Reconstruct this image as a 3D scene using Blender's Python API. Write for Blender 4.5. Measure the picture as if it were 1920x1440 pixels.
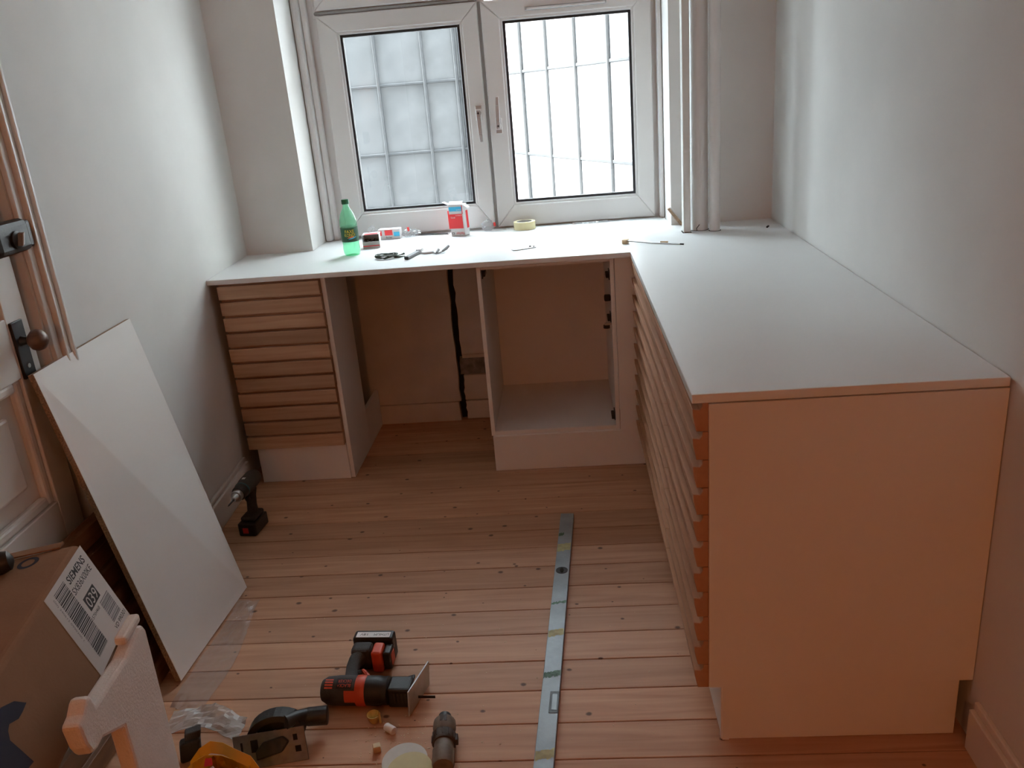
import bpy, bmesh, math, random
from mathutils import Vector, Matrix
random.seed(7)
for o in list(bpy.data.objects): bpy.data.objects.remove(o)
scene = bpy.context.scene
COL = scene.collection

# ------------------------------------------------------------------ camera
F_PX = 1563.57
PITCH, YAW, ROLL = -0.3405, 0.0806, -0.0847
CAM = Vector((1.4715, -3.7135, 1.5219))
cam_d = bpy.data.cameras.new('camera'); cam = bpy.data.objects.new('camera', cam_d); COL.objects.link(cam)
cam_d.sensor_fit = 'HORIZONTAL'; cam_d.sensor_width = 36.0; cam_d.lens = 36.0 * F_PX / 1920.0
cam_d.clip_start = 0.05; cam_d.clip_end = 100
cy, sy, cp, sp, cr, sr = math.cos(YAW), math.sin(YAW), math.cos(PITCH), math.sin(PITCH), math.cos(ROLL), math.sin(ROLL)
fwd = Vector((-sy * cp, cy * cp, sp)); rgt = Vector((cy, sy, 0)); up = rgt.cross(fwd)
r2 = cr * rgt + sr * up; u2 = -sr * rgt + cr * up
m = Matrix((r2, u2, -fwd)).transposed().to_4x4(); m.translation = CAM
cam.matrix_world = m
scene.camera = cam

# ------------------------------------------------------------------ sky, sun, exposure
world = bpy.data.worlds.new('overcast_sky'); scene.world = world; world.use_nodes = True
wn = world.node_tree.nodes; wl = world.node_tree.links
bg = wn['Background']; bg.inputs['Strength'].default_value = 32.0
tc = wn.new('ShaderNodeTexCoord'); sx = wn.new('ShaderNodeSeparateXYZ'); rp = wn.new('ShaderNodeValToRGB')
wl.new(tc.outputs['Generated'], sx.inputs[0]); wl.new(sx.outputs['Z'], rp.inputs[0])
# overcast sky: three times as bright overhead as at the horizon
rp.color_ramp.elements[0].position = 0.0; rp.color_ramp.elements[0].color = (0.268, 0.305, 0.333, 1)
rp.color_ramp.elements[1].position = 1.0; rp.color_ramp.elements[1].color = (0.805, 0.915, 1.0, 1)
wl.new(rp.outputs[0], bg.inputs['Color'])
sun_d = bpy.data.lights.new('sun', 'SUN'); sun_d.energy = 50.0; sun_d.angle = math.radians(12); sun_d.color = (1.0, 0.97, 0.93)
sun = bpy.data.objects.new('sun', sun_d); COL.objects.link(sun)
sun.rotation_euler = Vector((0.78, 0.02, -0.62)).to_track_quat('-Z', 'Y').to_euler()
vs = scene.view_settings
vs.view_transform = 'Standard'; vs.look = 'None'; vs.gamma = 1.0; vs.use_curve_mapping = False; vs.exposure = 0.0

# ------------------------------------------------------------------ materials
def srgb(r, g, b):
    f = lambda c: (c / 255 / 12.92) if c / 255 <= 0.04045 else ((c / 255 + 0.055) / 1.055) ** 2.4
    return (f(r), f(g), f(b), 1)

def mat(name, col, rough=0.5, metal=0.0, noise=0.0, nscale=8.0, bump=0.0, bscale=60.0, trans=0.0, alpha=1.0, coat=0.0, spec=None):
    M = bpy.data.materials.new(name); M.use_nodes = True
    nt = M.node_tree; b = nt.nodes['Principled BSDF']
    b.inputs['Base Color'].default_value = col; b.inputs['Roughness'].default_value = rough; b.inputs['Metallic'].default_value = metal
    b.inputs['Transmission Weight'].default_value = trans; b.inputs['Alpha'].default_value = alpha
    if spec is not None: b.inputs['Specular IOR Level'].default_value = spec
    t = nt.nodes.new('ShaderNodeTexCoord')
    if noise:
        n = nt.nodes.new('ShaderNodeTexNoise'); n.inputs['Scale'].default_value = nscale; n.inputs['Detail'].default_value = 5
        nt.links.new(t.outputs['Object'], n.inputs['Vector'])
        mx = nt.nodes.new('ShaderNodeMix'); mx.data_type = 'RGBA'
        mx.inputs['A'].default_value = col; mx.inputs['B'].default_value = tuple(c * (1 - noise) for c in col[:3]) + (1,)
        rr = nt.nodes.new('ShaderNodeMapRange'); rr.inputs['From Min'].default_value = 0.35; rr.inputs['From Max'].default_value = 0.7
        nt.links.new(n.outputs['Fac'], rr.inputs['Value']); nt.links.new(rr.outputs[0], mx.inputs['Factor'])
        nt.links.new(mx.outputs['Result'], b.inputs['Base Color'])
    if bump:
        n2 = nt.nodes.new('ShaderNodeTexNoise'); n2.inputs['Scale'].default_value = bscale; n2.inputs['Detail'].default_value = 4
        nt.links.new(t.outputs['Object'], n2.inputs['Vector'])
        bp = nt.nodes.new('ShaderNodeBump'); bp.inputs['Strength'].default_value = bump; bp.inputs['Distance'].default_value = 0.004
        nt.links.new(n2.outputs['Fac'], bp.inputs['Height']); nt.links.new(bp.outputs[0], b.inputs['Normal'])
    return M

def wood(name, light, dark, axis='X', stretch=14.0, scale=3.0, rough=0.5, var=0.25, knots=False, ring=9.0):
    """grain along one axis, each board its own shift and tone"""
    M = bpy.data.materials.new(name); M.use_nodes = True
    nt = M.node_tree; L = nt.links; N = nt.nodes; b = N['Principled BSDF']; b.inputs['Roughness'].default_value = rough
    t = N.new('ShaderNodeTexCoord'); oi = N.new('ShaderNodeObjectInfo')
    sh = N.new('ShaderNodeVectorMath'); sh.operation = 'SCALE'; sh.inputs[0].default_value = (37.0, 19.0, 53.0)
    L.new(oi.outputs['Random'], sh.inputs['Scale'])
    ad = N.new('ShaderNodeVectorMath'); ad.operation = 'ADD'
    L.new(t.outputs['Object'], ad.inputs[0]); L.new(sh.outputs[0], ad.inputs[1])
    mp = N.new('ShaderNodeMapping')
    s = [stretch] * 3; s['XYZ'.index(axis)] = 1.0
    mp.inputs['Scale'].default_value = s
    L.new(ad.outputs[0], mp.inputs['Vector'])
    n = N.new('ShaderNodeTexNoise'); n.inputs['Scale'].default_value = scale; n.inputs['Detail'].default_value = 6; n.inputs['Distortion'].default_value = 0.6
    L.new(mp.outputs[0], n.inputs['Vector'])
    rr = N.new('ShaderNodeMapRange'); rr.inputs['From Min'].default_value = 0.3; rr.inputs['From Max'].default_value = 0.75
    L.new(n.outputs['Fac'], rr.inputs['Value'])
    mx = N.new('ShaderNodeMix'); mx.data_type = 'RGBA'; mx.inputs['A'].default_value = light; mx.inputs['B'].default_value = dark
    L.new(rr.outputs[0], mx.inputs['Factor'])
    hs = N.new('ShaderNodeHueSaturation')
    vr = N.new('ShaderNodeMapRange'); vr.inputs['To Min'].default_value = 1 - var; vr.inputs['To Max'].default_value = 1 + var * 0.5
    L.new(oi.outputs['Random'], vr.inputs['Value']); L.new(vr.outputs[0], hs.inputs['Value']); L.new(mx.outputs['Result'], hs.inputs['Color'])
    out = hs.outputs[0]
    if knots:
        mp2 = N.new('ShaderNodeMapping'); mp2.inputs['Scale'].default_value = (7.5, 9.5, 0.01)
        L.new(ad.outputs[0], mp2.inputs['Vector'])
        vo = N.new('ShaderNodeTexVoronoi'); vo.voronoi_dimensions = '2D'; vo.inputs['Scale'].default_value = 1.0; vo.inputs['Randomness'].default_value = 1.0
        wob = N.new('ShaderNodeTexNoise'); wob.inputs['Scale'].default_value = 30
        L.new(t.outputs['Object'], wob.inputs['Vector'])
        wa = N.new('ShaderNodeVectorMath'); wa.operation = 'SCALE'; wa.inputs['Scale'].default_value = 0.05
        L.new(wob.outputs['Color'], wa.inputs[0])
        w2 = N.new('ShaderNodeVectorMath'); w2.operation = 'ADD'
        L.new(mp2.outputs[0], w2.inputs[0]); L.new(wa.outputs[0], w2.inputs[1]); L.new(w2.outputs[0], vo.inputs['Vector'])
        sc = N.new('ShaderNodeSeparateColor'); L.new(vo.outputs['Color'], sc.inputs[0])
        rad = N.new('ShaderNodeMapRange'); rad.inputs['From Min'].default_value = 0.35; rad.inputs['From Max'].default_value = 1.0
        rad.inputs['To Min'].default_value = 0.004; rad.inputs['To Max'].default_value = 0.072
        L.new(sc.outputs[0], rad.inputs['Value'])
        dv = N.new('ShaderNodeMath'); dv.operation = 'DIVIDE'; L.new(vo.outputs['Distance'], dv.inputs[0]); L.new(rad.outputs[0], dv.inputs[1])
        kr = N.new('ShaderNodeMapRange'); kr.inputs['From Min'].default_value = 0.6; kr.inputs['From Max'].default_value = 1.25
        kr.inputs['To Min'].default_value = 0.85; kr.inputs['To Max'].default_value = 0.0
        L.new(dv.outputs[0], kr.inputs['Value'])
        mk = N.new('ShaderNodeMix'); mk.data_type = 'RGBA'; mk.inputs['B'].default_value = (0.055, 0.022, 0.01, 1)
        L.new(kr.outputs[0], mk.inputs['Factor']); L.new(out, mk.inputs['A']); out = mk.outputs['Result']
    L.new(out, b.inputs['Base Color'])
    bp = N.new('ShaderNodeBump'); bp.inputs['Strength'].default_value = 0.12; bp.inputs['Distance'].default_value = 0.002
    L.new(n.outputs['Fac'], bp.inputs['Height']); L.new(bp.outputs[0], b.inputs['Normal'])
    return M

def clear_mat(name, tint, gloss=0.12, rough=0.1, dens=0.0):
    """thin clear sheet: mostly see-through with a sheen"""
    M = bpy.data.materials.new(name); M.use_nodes = True; nt = M.node_tree; N = nt.nodes; L = nt.links
    N.remove(N['Principled BSDF']); out = N['Material Output']
    tr = N.new('ShaderNodeBsdfTransparent'); tr.inputs[0].default_value = tint
    gl = N.new('ShaderNodeBsdfGlossy'); gl.inputs['Roughness'].default_value = rough
    fr = N.new('ShaderNodeFresnel'); fr.inputs[0].default_value = 1.45
    ge = N.new('ShaderNodeNewGeometry'); fb = N.new('ShaderNodeMath'); fb.operation = 'SUBTRACT'; fb.inputs[0].default_value = 1.0; L.new(ge.outputs['Backfacing'], fb.inputs[1])
    fm = N.new('ShaderNodeMath'); fm.operation = 'MULTIPLY'; L.new(fr.outputs[0], fm.inputs[0]); L.new(fb.outputs[0], fm.inputs[1])
    ad = N.new('ShaderNodeMath'); ad.operation = 'ADD'; ad.inputs[1].default_value = gloss; L.new(fm.outputs[0], ad.inputs[0])
    mx = N.new('ShaderNodeMixShader'); L.new(ad.outputs[0], mx.inputs[0]); L.new(tr.outputs[0], mx.inputs[1]); L.new(gl.outputs[0], mx.inputs[2])
    last = mx
    if dens:
        df = N.new('ShaderNodeBsdfDiffuse'); df.inputs[0].default_value = (0.85, 0.86, 0.86, 1)
        m2 = N.new('ShaderNodeMixShader'); m2.inputs[0].default_value = dens
        L.new(mx.outputs[0], m2.inputs[1]); L.new(df.outputs[0], m2.inputs[2]); last = m2
    L.new(last.outputs[0], out.inputs[0])
    return M

M = {}
M['plaster'] = mat('plaster', (0.77, 0.76, 0.735, 1), 0.9, noise=0.10, nscale=2.2, bump=0.25, bscale=9)
M['ceiling'] = mat('ceiling_paint', (0.78, 0.77, 0.75, 1), 0.95, noise=0.03)
M['hallwall'] = mat('hall_paint', (0.30, 0.16, 0.09, 1), 0.9, noise=0.1)  # dark brown so the added hall bounces little, warm light
M['hallfloor'] = wood('hall_floor', (0.22, 0.11, 0.06, 1), (0.14, 0.07, 0.035, 1), 'X', 12, 3, 0.5, 0.1)
M['niche'] = mat('niche_plaster', (0.66, 0.60, 0.53, 1), 0.95, noise=0.15, nscale=5, bump=0.3, bscale=25)
M['concrete'] = mat('raw_concrete', (0.27, 0.25, 0.23, 1), 0.95, noise=0.5, nscale=30, bump=0.8, bscale=60)
M['void'] = mat('dark_void', (0.012, 0.009, 0.007, 1), 1.0, noise=0.3)
M['laminate'] = mat('white_laminate', (0.80, 0.78, 0.75, 1), 0.42, noise=0.02, nscale=3)
M['worktop'] = mat('worktop_laminate', (0.80, 0.81, 0.80, 1), 0.36, noise=0.02, nscale=4)
M['trimwhite'] = mat('white_gloss_paint', (0.76, 0.745, 0.71, 1), 0.35, noise=0.05, nscale=5, bump=0.02, bscale=12)
M['upvc'] = mat('white_window_plastic', (0.80, 0.80, 0.79, 1), 0.3, noise=0.02, nscale=6)
M['gasket'] = mat('black_gasket', (0.012, 0.013, 0.016, 1), 0.6, noise=0.2)
M['groove'] = mat('grey_groove', (0.36, 0.35, 0.34, 1), 0.6, noise=0.1)
M['glass'] = clear_mat('window_glass', (0.97, 0.985, 0.98, 1), 0.0, 0.0)
M['zinc_a'] = mat('zinc_shaded', (0.095, 0.098, 0.102, 1), 0.65, noise=0.35, nscale=5, bump=0.15, bscale=12)  # darkened base colour stands for the shade on the far wall
M['zinc_b'] = mat('zinc_sunlit', (0.58, 0.60, 0.62, 1), 0.6, noise=0.12, nscale=5, bump=0.1, bscale=12)  # same cladding, base colour lightened for the sun on the right wall
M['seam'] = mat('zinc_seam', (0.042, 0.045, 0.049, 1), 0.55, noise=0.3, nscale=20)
M['seam_b'] = mat('zinc_seam_right', (0.040, 0.042, 0.045, 1), 0.55, noise=0.2, nscale=20)
M['pine'] = wood('pine_floor', (0.60, 0.325, 0.190, 1), (0.43, 0.205, 0.108, 1), 'X', 16, 2.6, 0.6, 0.22, knots=True)
M['slatwood'] = wood('ash_slat', (0.52, 0.33, 0.21, 1), (0.38, 0.215, 0.125, 1), 'X', 18, 3.0, 0.55, 0.2)
M['slatwood_y'] = wood('ash_slat_y', (0.47, 0.245, 0.135, 1), (0.42, 0.21, 0.112, 1), 'Y', 40, 1.2, 0.8, 0.06)
M['darkslat'] = wood('dark_slat', (0.23, 0.11, 0.055, 1), (0.12, 0.052, 0.026, 1), 'Y', 14, 3.0, 0.5, 0.3)  # darker wood tone for the leaning cabinet front
M['chip'] = mat('chipboard_edge', (0.40, 0.27, 0.17, 1), 0.9, noise=0.6, nscale=220, bump=0.5, bscale=200)
M['knobwood'] = wood('turned_wood', (0.16, 0.075, 0.04, 1), (0.07, 0.03, 0.016, 1), 'X', 8, 8, 0.35, 0.05)
M['black'] = mat('black_plastic', (0.018, 0.017, 0.017, 1), 0.45, noise=0.2, nscale=40, bump=0.1, bscale=200)
M['rubber'] = mat('grey_black_rubber', (0.045, 0.04, 0.037, 1), 0.7, noise=0.3, nscale=50, bump=0.3, bscale=300)
M['iron'] = mat('black_iron', (0.022, 0.021, 0.021, 1), 0.4, metal=0.3, noise=0.3, nscale=30)
M['orange'] = mat('orange_plastic', (0.58, 0.062, 0.022, 1), 0.45, noise=0.1, nscale=30)
M['redp'] = mat('red_plastic', (0.55, 0.025, 0.02, 1), 0.4, noise=0.1)
M['teal'] = mat('teal_plastic', (0.02, 0.09, 0.10, 1), 0.45, noise=0.1)
M['steel'] = mat('steel', (0.55, 0.55, 0.55, 1), 0.35, metal=0.9, noise=0.15, nscale=40)
M['dullsteel'] = mat('dull_steel', (0.20, 0.175, 0.155, 1), 0.5, metal=0.35, noise=0.3, nscale=40)
M['satin'] = mat('satin_handle_metal', (0.42, 0.40, 0.39, 1), 0.4, metal=0.5, noise=0.1, nscale=30)
M['alu'] = mat('worn_aluminium', (0.29, 0.31, 0.325, 1), 0.5, metal=0.4, noise=0.25, nscale=14, bump=0.1, bscale=120)
M['card'] = mat('cardboard', (0.26, 0.125, 0.060, 1), 0.9, noise=0.15, nscale=9, bump=0.15, bscale=150)
M['label'] = mat('label_paper', (0.62, 0.57, 0.54, 1), 0.6, noise=0.04)
M['ink'] = mat('black_ink', (0.016, 0.014, 0.015, 1), 0.7, noise=0.1)
M['inkgrey'] = mat('grey_ink', (0.16, 0.14, 0.14, 1), 0.7, noise=0.1)
M['inkblue'] = mat('dark_blue_ink', (0.014, 0.015, 0.035, 1), 0.8, noise=0.2)
M['foam'] = mat('styrofoam', (0.78, 0.72, 0.67, 1), 0.85, noise=0.05, nscale=40, bump=0.3, bscale=220)
M['film'] = clear_mat('clear_film', (0.96, 0.96, 0.96, 1), 0.03, 0.25, 0.05)
M['baggie'] = clear_mat('clear_bag', (0.97, 0.975, 0.98, 1), 0.10, 0.12, 0.14)
M['whitebag'] = clear_mat('milky_film', (0.93, 0.93, 0.93, 1), 0.05, 0.3, 0.22)
M['yellow'] = mat('yellow_bag', (0.78, 0.36, 0.012, 1), 0.4, noise=0.08, nscale=12)
M['pet'] = clear_mat('green_bottle_plastic', (0.56, 0.96, 0.74, 1), 0.03, 0.08, 0.06)
M['drink'] = clear_mat('drink', (0.93, 0.99, 0.96, 1), 0.0, 0.05)
M['capgreen'] = mat('green_cap', (0.004, 0.10, 0.035, 1), 0.4, noise=0.1)
M['sleeve'] = mat('dark_green_sleeve', (0.006, 0.075, 0.03, 1), 0.4, noise=0.5, nscale=25)
M['inkyellow'] = mat('yellow_ink', (0.80, 0.60, 0.05, 1), 0.5, noise=0.1)
M['inkorange'] = mat('orange_ink', (0.75, 0.16, 0.04, 1), 0.5, noise=0.1)
M['inkcyan'] = mat('cyan_ink', (0.05, 0.45, 0.72, 1), 0.5, noise=0.1)
M['inkred'] = mat('red_ink', (0.72, 0.035, 0.04, 1), 0.5, noise=0.08)
M['boxwhite'] = mat('white_carton', (0.80, 0.79, 0.79, 1), 0.6, noise=0.03)
M['boxgrey'] = mat('grey_carton', (0.50, 0.50, 0.48, 1), 0.8, noise=0.1)
M['screwdark'] = mat('dark_screws', (0.05, 0.032, 0.025, 1), 0.4, metal=0.6, noise=0.4, nscale=60)
M['tape'] = mat('masking_tape', (0.76, 0.68, 0.40, 1), 0.7, noise=0.05)
M['cord'] = mat('dark_green_cord', (0.045, 0.06, 0.04, 1), 0.6, noise=0.3, nscale=60)
M['greycord'] = mat('grey_cord', (0.22, 0.22, 0.22, 1), 0.5, noise=0.2)
M['disc_w'] = mat('white_disc', (0.66, 0.64, 0.60, 1), 0.85, noise=0.08, nscale=30)
M['disc_y'] = mat('pale_yellow_disc', (0.66, 0.60, 0.36, 1), 0.85, noise=0.08, nscale=30)
M['amber'] = mat('yellow_translucent_plastic', (0.62, 0.42, 0.12, 1), 0.4, noise=0.15, nscale=40)
M['plug'] = mat('white_nylon', (0.75, 0.73, 0.72, 1), 0.5, noise=0.03)
M['palewood'] = wood('pale_wood', (0.68, 0.52, 0.32, 1), (0.55, 0.40, 0.22, 1), 'X', 10, 8, 0.6, 0.1)
M['sage'] = mat('taupe_plastic', (0.20, 0.16, 0.125, 1), 0.5, noise=0.3, nscale=50)
M['dirt'] = mat('brown_plastic', (0.075, 0.055, 0.045, 1), 0.6, noise=0.4, nscale=60, bump=0.3, bscale=200)
M['vial'] = mat('level_vial', (0.04, 0.045, 0.04, 1), 0.2, noise=0.3, nscale=30)
M['stain_y'] = mat('ochre_stain', (0.42, 0.36, 0.16, 1), 0.6, noise=0.3, nscale=60)
M['stain_g'] = mat('green_stain', (0.08, 0.16, 0.10, 1), 0.6, noise=0.6, nscale=120)
lampm = bpy.data.materials.new('lit_bulb'); lampm.use_nodes = True
_e = lampm.node_tree.nodes['Principled BSDF']; _e.inputs['Emission Color'].default_value = (1, 0.6, 0.3, 1); _e.inputs['Emission Strength'].default_value = 6
M['bulb'] = lampm

# ------------------------------------------------------------------ mesh helpers
V = Vector
class MB:
    def __init__(s): s.v = []; s.f = []
    def add(s, vs, fs):
        o = len(s.v); s.v += [Vector(p) for p in vs]; s.f += [tuple(i + o for i in f) for f in fs]; return s
    def box(s, x0, x1, y0, y1, z0, z1):
        x0, x1 = sorted((x0, x1)); y0, y1 = sorted((y0, y1)); z0, z1 = sorted((z0, z1))
        return s.add([(x0, y0, z0), (x1, y0, z0), (x1, y1, z0), (x0, y1, z0), (x0, y0, z1), (x1, y0, z1), (x1, y1, z1), (x0, y1, z1)],
                     [(3, 2, 1, 0), (4, 5, 6, 7), (0, 1, 5, 4), (1, 2, 6, 5), (2, 3, 7, 6), (3, 0, 4, 7)])
    def obox(s, o, a, b, c):
        """corner o and three edge vectors"""
        o, a, b, c = V(o), V(a), V(b), V(c)
        fs = [(3, 2, 1, 0), (4, 5, 6, 7), (0, 1, 5, 4), (1, 2, 6, 5), (2, 3, 7, 6), (3, 0, 4, 7)]
        if a.cross(b).dot(c) < 0: fs = [tuple(reversed(f)) for f in fs]
        return s.add([o, o + a, o + a + b, o + b, o + c, o + a + c, o + a + b + c, o + b + c], fs)
    def prism(s, poly, off):
        """planar polygon of 3-D points extruded by off"""
        n = len(poly); P = [V(p) for p in poly]; off = V(off)
        nr = V((0, 0, 0))
        for i in range(n): nr += P[i].cross(P[(i + 1) % n])
        fs = [tuple(range(n)), tuple(range(2 * n - 1, n - 1, -1))] + [(i, i + n, (i + 1) % n + n, (i + 1) % n) for i in range(n)]
        if nr.dot(off) > 0: fs = [tuple(reversed(f)) for f in fs]
        return s.add(P + [p + off for p in P], fs)
    def tube(s, pts, r, n=8, caps=True):
        pts = [V(p) for p in pts]; k = len(pts); R = r if isinstance(r, (list, tuple)) else [r] * k
        vs = []; prev = None
        for i, p in enumerate(pts):
            d = (pts[min(i + 1, k - 1)] - pts[max(i - 1, 0)]).normalized()
            if prev is None:
                a = d.orthogonal().normalized()
            else:
                a = (prev - d * prev.dot(d)); a = a.normalized() if a.length > 1e-6 else d.orthogonal().normalized()
            prev = a; b = d.cross(a)
            for j in range(n):
                t = 2 * math.pi * j / n; vs.append(p + (a * math.cos(t) + b * math.sin(t)) * R[i])
        fs = [(i * n + j, i * n + (j + 1) % n, (i + 1) * n + (j + 1) % n, (i + 1) * n + j) for i in range(k - 1) for j in range(n)]
        if caps: fs += [tuple(range(n - 1, -1, -1)), tuple(range((k - 1) * n, k * n))]
        return s.add(vs, fs)
    def lathe(s, prof, o, ax=(0, 0, 1), n=20, sq=None):
        """prof: (radius, height) along axis; sq=(a,b) scales the two cross axes"""
        o = V(o); ax = V(ax).normalized()
        a = V((0, 0, 1)) if abs(ax.z) < 0.9 else V((1, 0, 0))
        a = (a - ax * a.dot(ax)).normalized(); b = ax.cross(a)
        sa, sb = sq or (1, 1); vs = []; k = len(prof)
        for r, h in prof:
            for j in range(n):
                t = 2 * math.pi * j / n; vs.append(o + ax * h + a * math.cos(t) * r * sa + b * math.sin(t) * r * sb)
        fs = [(i * n + j, i * n + (j + 1) % n, (i + 1) * n + (j + 1) % n, (i + 1) * n + j) for i in range(k - 1) for j in range(n)]
        fs += [tuple(range(n - 1, -1, -1)), tuple(range((k - 1) * n, k * n))]
        return s.add(vs, fs)
    def build(s, name, m, parent=None, bevel=0.0, smooth=False, solid=0.0, seg=2):
        return link_mesh(name, s.v, s.f, m, parent, bevel, smooth, solid, seg)

WLOC = {}
def link_mesh(name, vs, fs, m, parent=None, bevel=0.0, smooth=False, solid=0.0, seg=2):
    lo = V([min(p[i] for p in vs) for i in range(3)]); hi = V([max(p[i] for p in vs) for i in range(3)])
    base = V(((lo.x + hi.x) / 2, (lo.y + hi.y) / 2, lo.z))
    me = bpy.data.meshes.new(name); me.from_pydata([tuple(p - base) for p in vs], [], fs); me.update()
    ms = m if isinstance(m, (list, tuple)) else [m]
    for x in ms: me.materials.append(M[x] if isinstance(x, str) else x)
    if smooth:
        for p in me.polygons: p.use_smooth = True
        me.set_sharp_from_angle(angle=math.radians(40))
    o = bpy.data.objects.new(name, me); COL.objects.link(o)
    place(o, base, parent)
    if solid:
        md = o.modifiers.new('thickness', 'SOLIDIFY'); md.thickness = solid; md.offset = 0
    if bevel:
        md = o.modifiers.new('bevel', 'BEVEL'); md.width = bevel; md.segments = seg; md.limit_method = 'ANGLE'; md.angle_limit = math.radians(35)
    return o
def place(o, w, parent):
    WLOC[o.name] = V(w)
    if parent is not None: o.parent = parent; o.location = V(w) - WLOC[parent.name]
    else: o.location = w
def share(o, w, parent):
    c = o.copy(); COL.objects.link(c); place(c, V(w), parent); return c
def tag(o, label, cat, group=None, kind=None):
    o['label'] = label; o['category'] = cat
    if group: o['group'] = group
    if kind: o['kind'] = kind
    return o
def thing(name, loc, label, cat, group=None):
    o = bpy.data.objects.new(name, None); o.empty_display_size = 0.05; COL.objects.link(o); place(o, V(loc), None)
    return tag(o, label, cat, group)
def struct(o, label=None, cat=None):
    o['kind'] = 'structure'
    if label: o['label'] = label
    if cat: o['category'] = cat
    return o
def sroot(name, loc, label, cat):
    o = bpy.data.objects.new(name, None); o.empty_display_size = 0.05; COL.objects.link(o); place(o, V(loc), None)
    return struct(o, label, cat)
def text(body, o, u, v, m, parent, name='lettering', width=None, height=None, fn=None, lift=0.0004, bold=0.0):
    """flat letters: o = lower left corner, u = reading direction, v = up of the letters"""
    c = bpy.data.curves.new('t', 'FONT'); c.body = body; c.size = 1.0; c.resolution_u = 3; c.offset = bold
    t = bpy.data.objects.new('t', c); COL.objects.link(t)
    bpy.context.view_layer.update()
    me = bpy.data.meshes.new_from_object(t.evaluated_get(bpy.context.evaluated_depsgraph_get()))
    xs = [q.co.x for q in me.vertices]; ys = [q.co.y for q in me.vertices]
    x0, x1, y0, y1 = min(xs), max(xs), min(ys), max(ys)
    sxx = width / (x1 - x0) if width else height / (y1 - y0); syy = height / (y1 - y0) if height else sxx
    u = V(u).normalized(); v = V(v).normalized(); o = V(o); nn = u.cross(v) * lift
    P = []
    for q in me.vertices:
        a = (q.co.x - x0) * sxx; b = (q.co.y - y0) * syy
        P.append(fn(a, b) if fn else o + u * a + v * b + nn)
    F = [tuple(p.vertices) for p in me.polygons]
    bpy.data.objects.remove(t); bpy.data.curves.remove(c); bpy.data.meshes.remove(me)
    return link_mesh(name, P, F, m, parent)
def crumple(nx, ny, fn, name, m, parent=None, solid=0.0008):
    vs = [fn(i / nx, j / ny) for j in range(ny + 1) for i in range(nx + 1)]
    fs = [(j * (nx + 1) + i, j * (nx + 1) + i + 1, (j + 1) * (nx + 1) + i + 1, (j + 1) * (nx + 1) + i) for j in range(ny) for i in range(nx)]
    return link_mesh(name, [V(p) for p in vs], fs, m, parent, smooth=False, solid=solid)

lw = lambda y: 0.012 - 0.045 * y            # room face of the left wall
rw = lambda y: 2.362 + 0.009 * y            # room face of the right wall
YN, ZC = -3.3, 2.6            # the room opens to a wider unseen hall at YN, added to dim the bounce
YH, HX0, HX1 = -7.5, -2.2, 4.6
ZT = 0.8984; TT = 0.020; ZB = ZT - TT; ZP = 0.159

# ------------------------------------------------------------------ room shell
floor = sroot('floor', (1.2, -2.0, -0.05), 'worn pine plank floor running across the room', 'floor')
MB().box(-0.2, 2.5, YN, 0.42, -0.05, -0.024).build('subfloor', 'void', floor)
pw = 0.1225
plank0 = None
n = 0
yb = -0.542 + 5 * pw
MB().box(-0.05, 2.45, yb + .0011, .118, -0.022, 0.0).build('plank', 'pine', floor, bevel=0.0012, seg=1)
while yb > YN:
    y1 = yb; y0 = max(yb - pw, YN)
    if plank0 is None:
        plank0 = MB().box(-0.05, 2.45, y0 + 0.0014, y1 - 0.0014, -0.022, 0.0).build('plank', 'pine', floor, bevel=0.0012, seg=1)
    else:
        share(plank0, (1.2, (y0 + y1) / 2, -0.022 + random.uniform(-0.0006, 0.0)), floor)
    yb -= pw

def wallquad(b, y0, y1, z0, z1, face, back):
    b.prism([(face(y0), y0, z0), (face(y1), y1, z0), (back, y1, z0), (back, y0, z0)], (0, 0, z1 - z0))
DY1, DY0, DZ = -1.665, -2.50, 2.02
b = MB(); wallquad(b, 0.0, DY1, -0.02, ZC, lw, -0.2); wallquad(b, DY0, YN, -0.02, ZC, lw, -0.2); wallquad(b, DY1, DY0, DZ, ZC, lw, -0.2)
struct(b.build('wall_left', 'plaster'), 'off-white plastered wall with the door, on the left', 'wall')
b = MB(); wallquad(b, 0.0, YN, -0.02, ZC, rw, 2.6)
struct(b.build('wall_right', 'plaster'), 'off-white plastered wall along the long worktop, on the right', 'wall')
NX0, NX1, NZ1 = 0.320, 1.930, 2.40
b = MB().box(-0.2, NX0, 0, 0.42, -0.02, ZC).box(NX1, 2.6, 0, 0.42, -0.02, ZC).box(NX0, NX1, 0, 0.42, NZ1, ZC).box(NX0, NX1, 0.125, 0.42, -0.02, 0.872)
wb = struct(b.build('wall_back', 'plaster'), 'off-white plastered wall around the window niche', 'wall')
b = MB().box(HX0, HX1, YH - .1, YH, -.02, ZC).box(HX0 - .1, HX0, YH, YN, -.02, ZC).box(HX1, HX1 + .1, YH, YN, -.02, ZC).box(HX0, -.2, YN, YN + .1, -.02, ZC).box(2.6, HX1, YN, YN + .1, -.02, ZC)  # unseen hall shell added to darken and warm the bounce
struct(b.build('wall_near', 'hallwall'), 'unseen brown hall walls added behind the viewer to dim and warm the bounce light', 'wall')
struct(MB().box(HX0, HX1, YH, YN - .001, -.05, 0.0).build('floor_hall', 'hallfloor'), 'unseen dark wooden floor of the hall added behind the viewer', 'floor')
struct(MB().box(HX0 - .1, HX1 + .1, YH - .1, 0.42, ZC, ZC + 0.1).build('ceiling', 'ceiling'), 'white ceiling of the room', 'ceiling')

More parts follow.
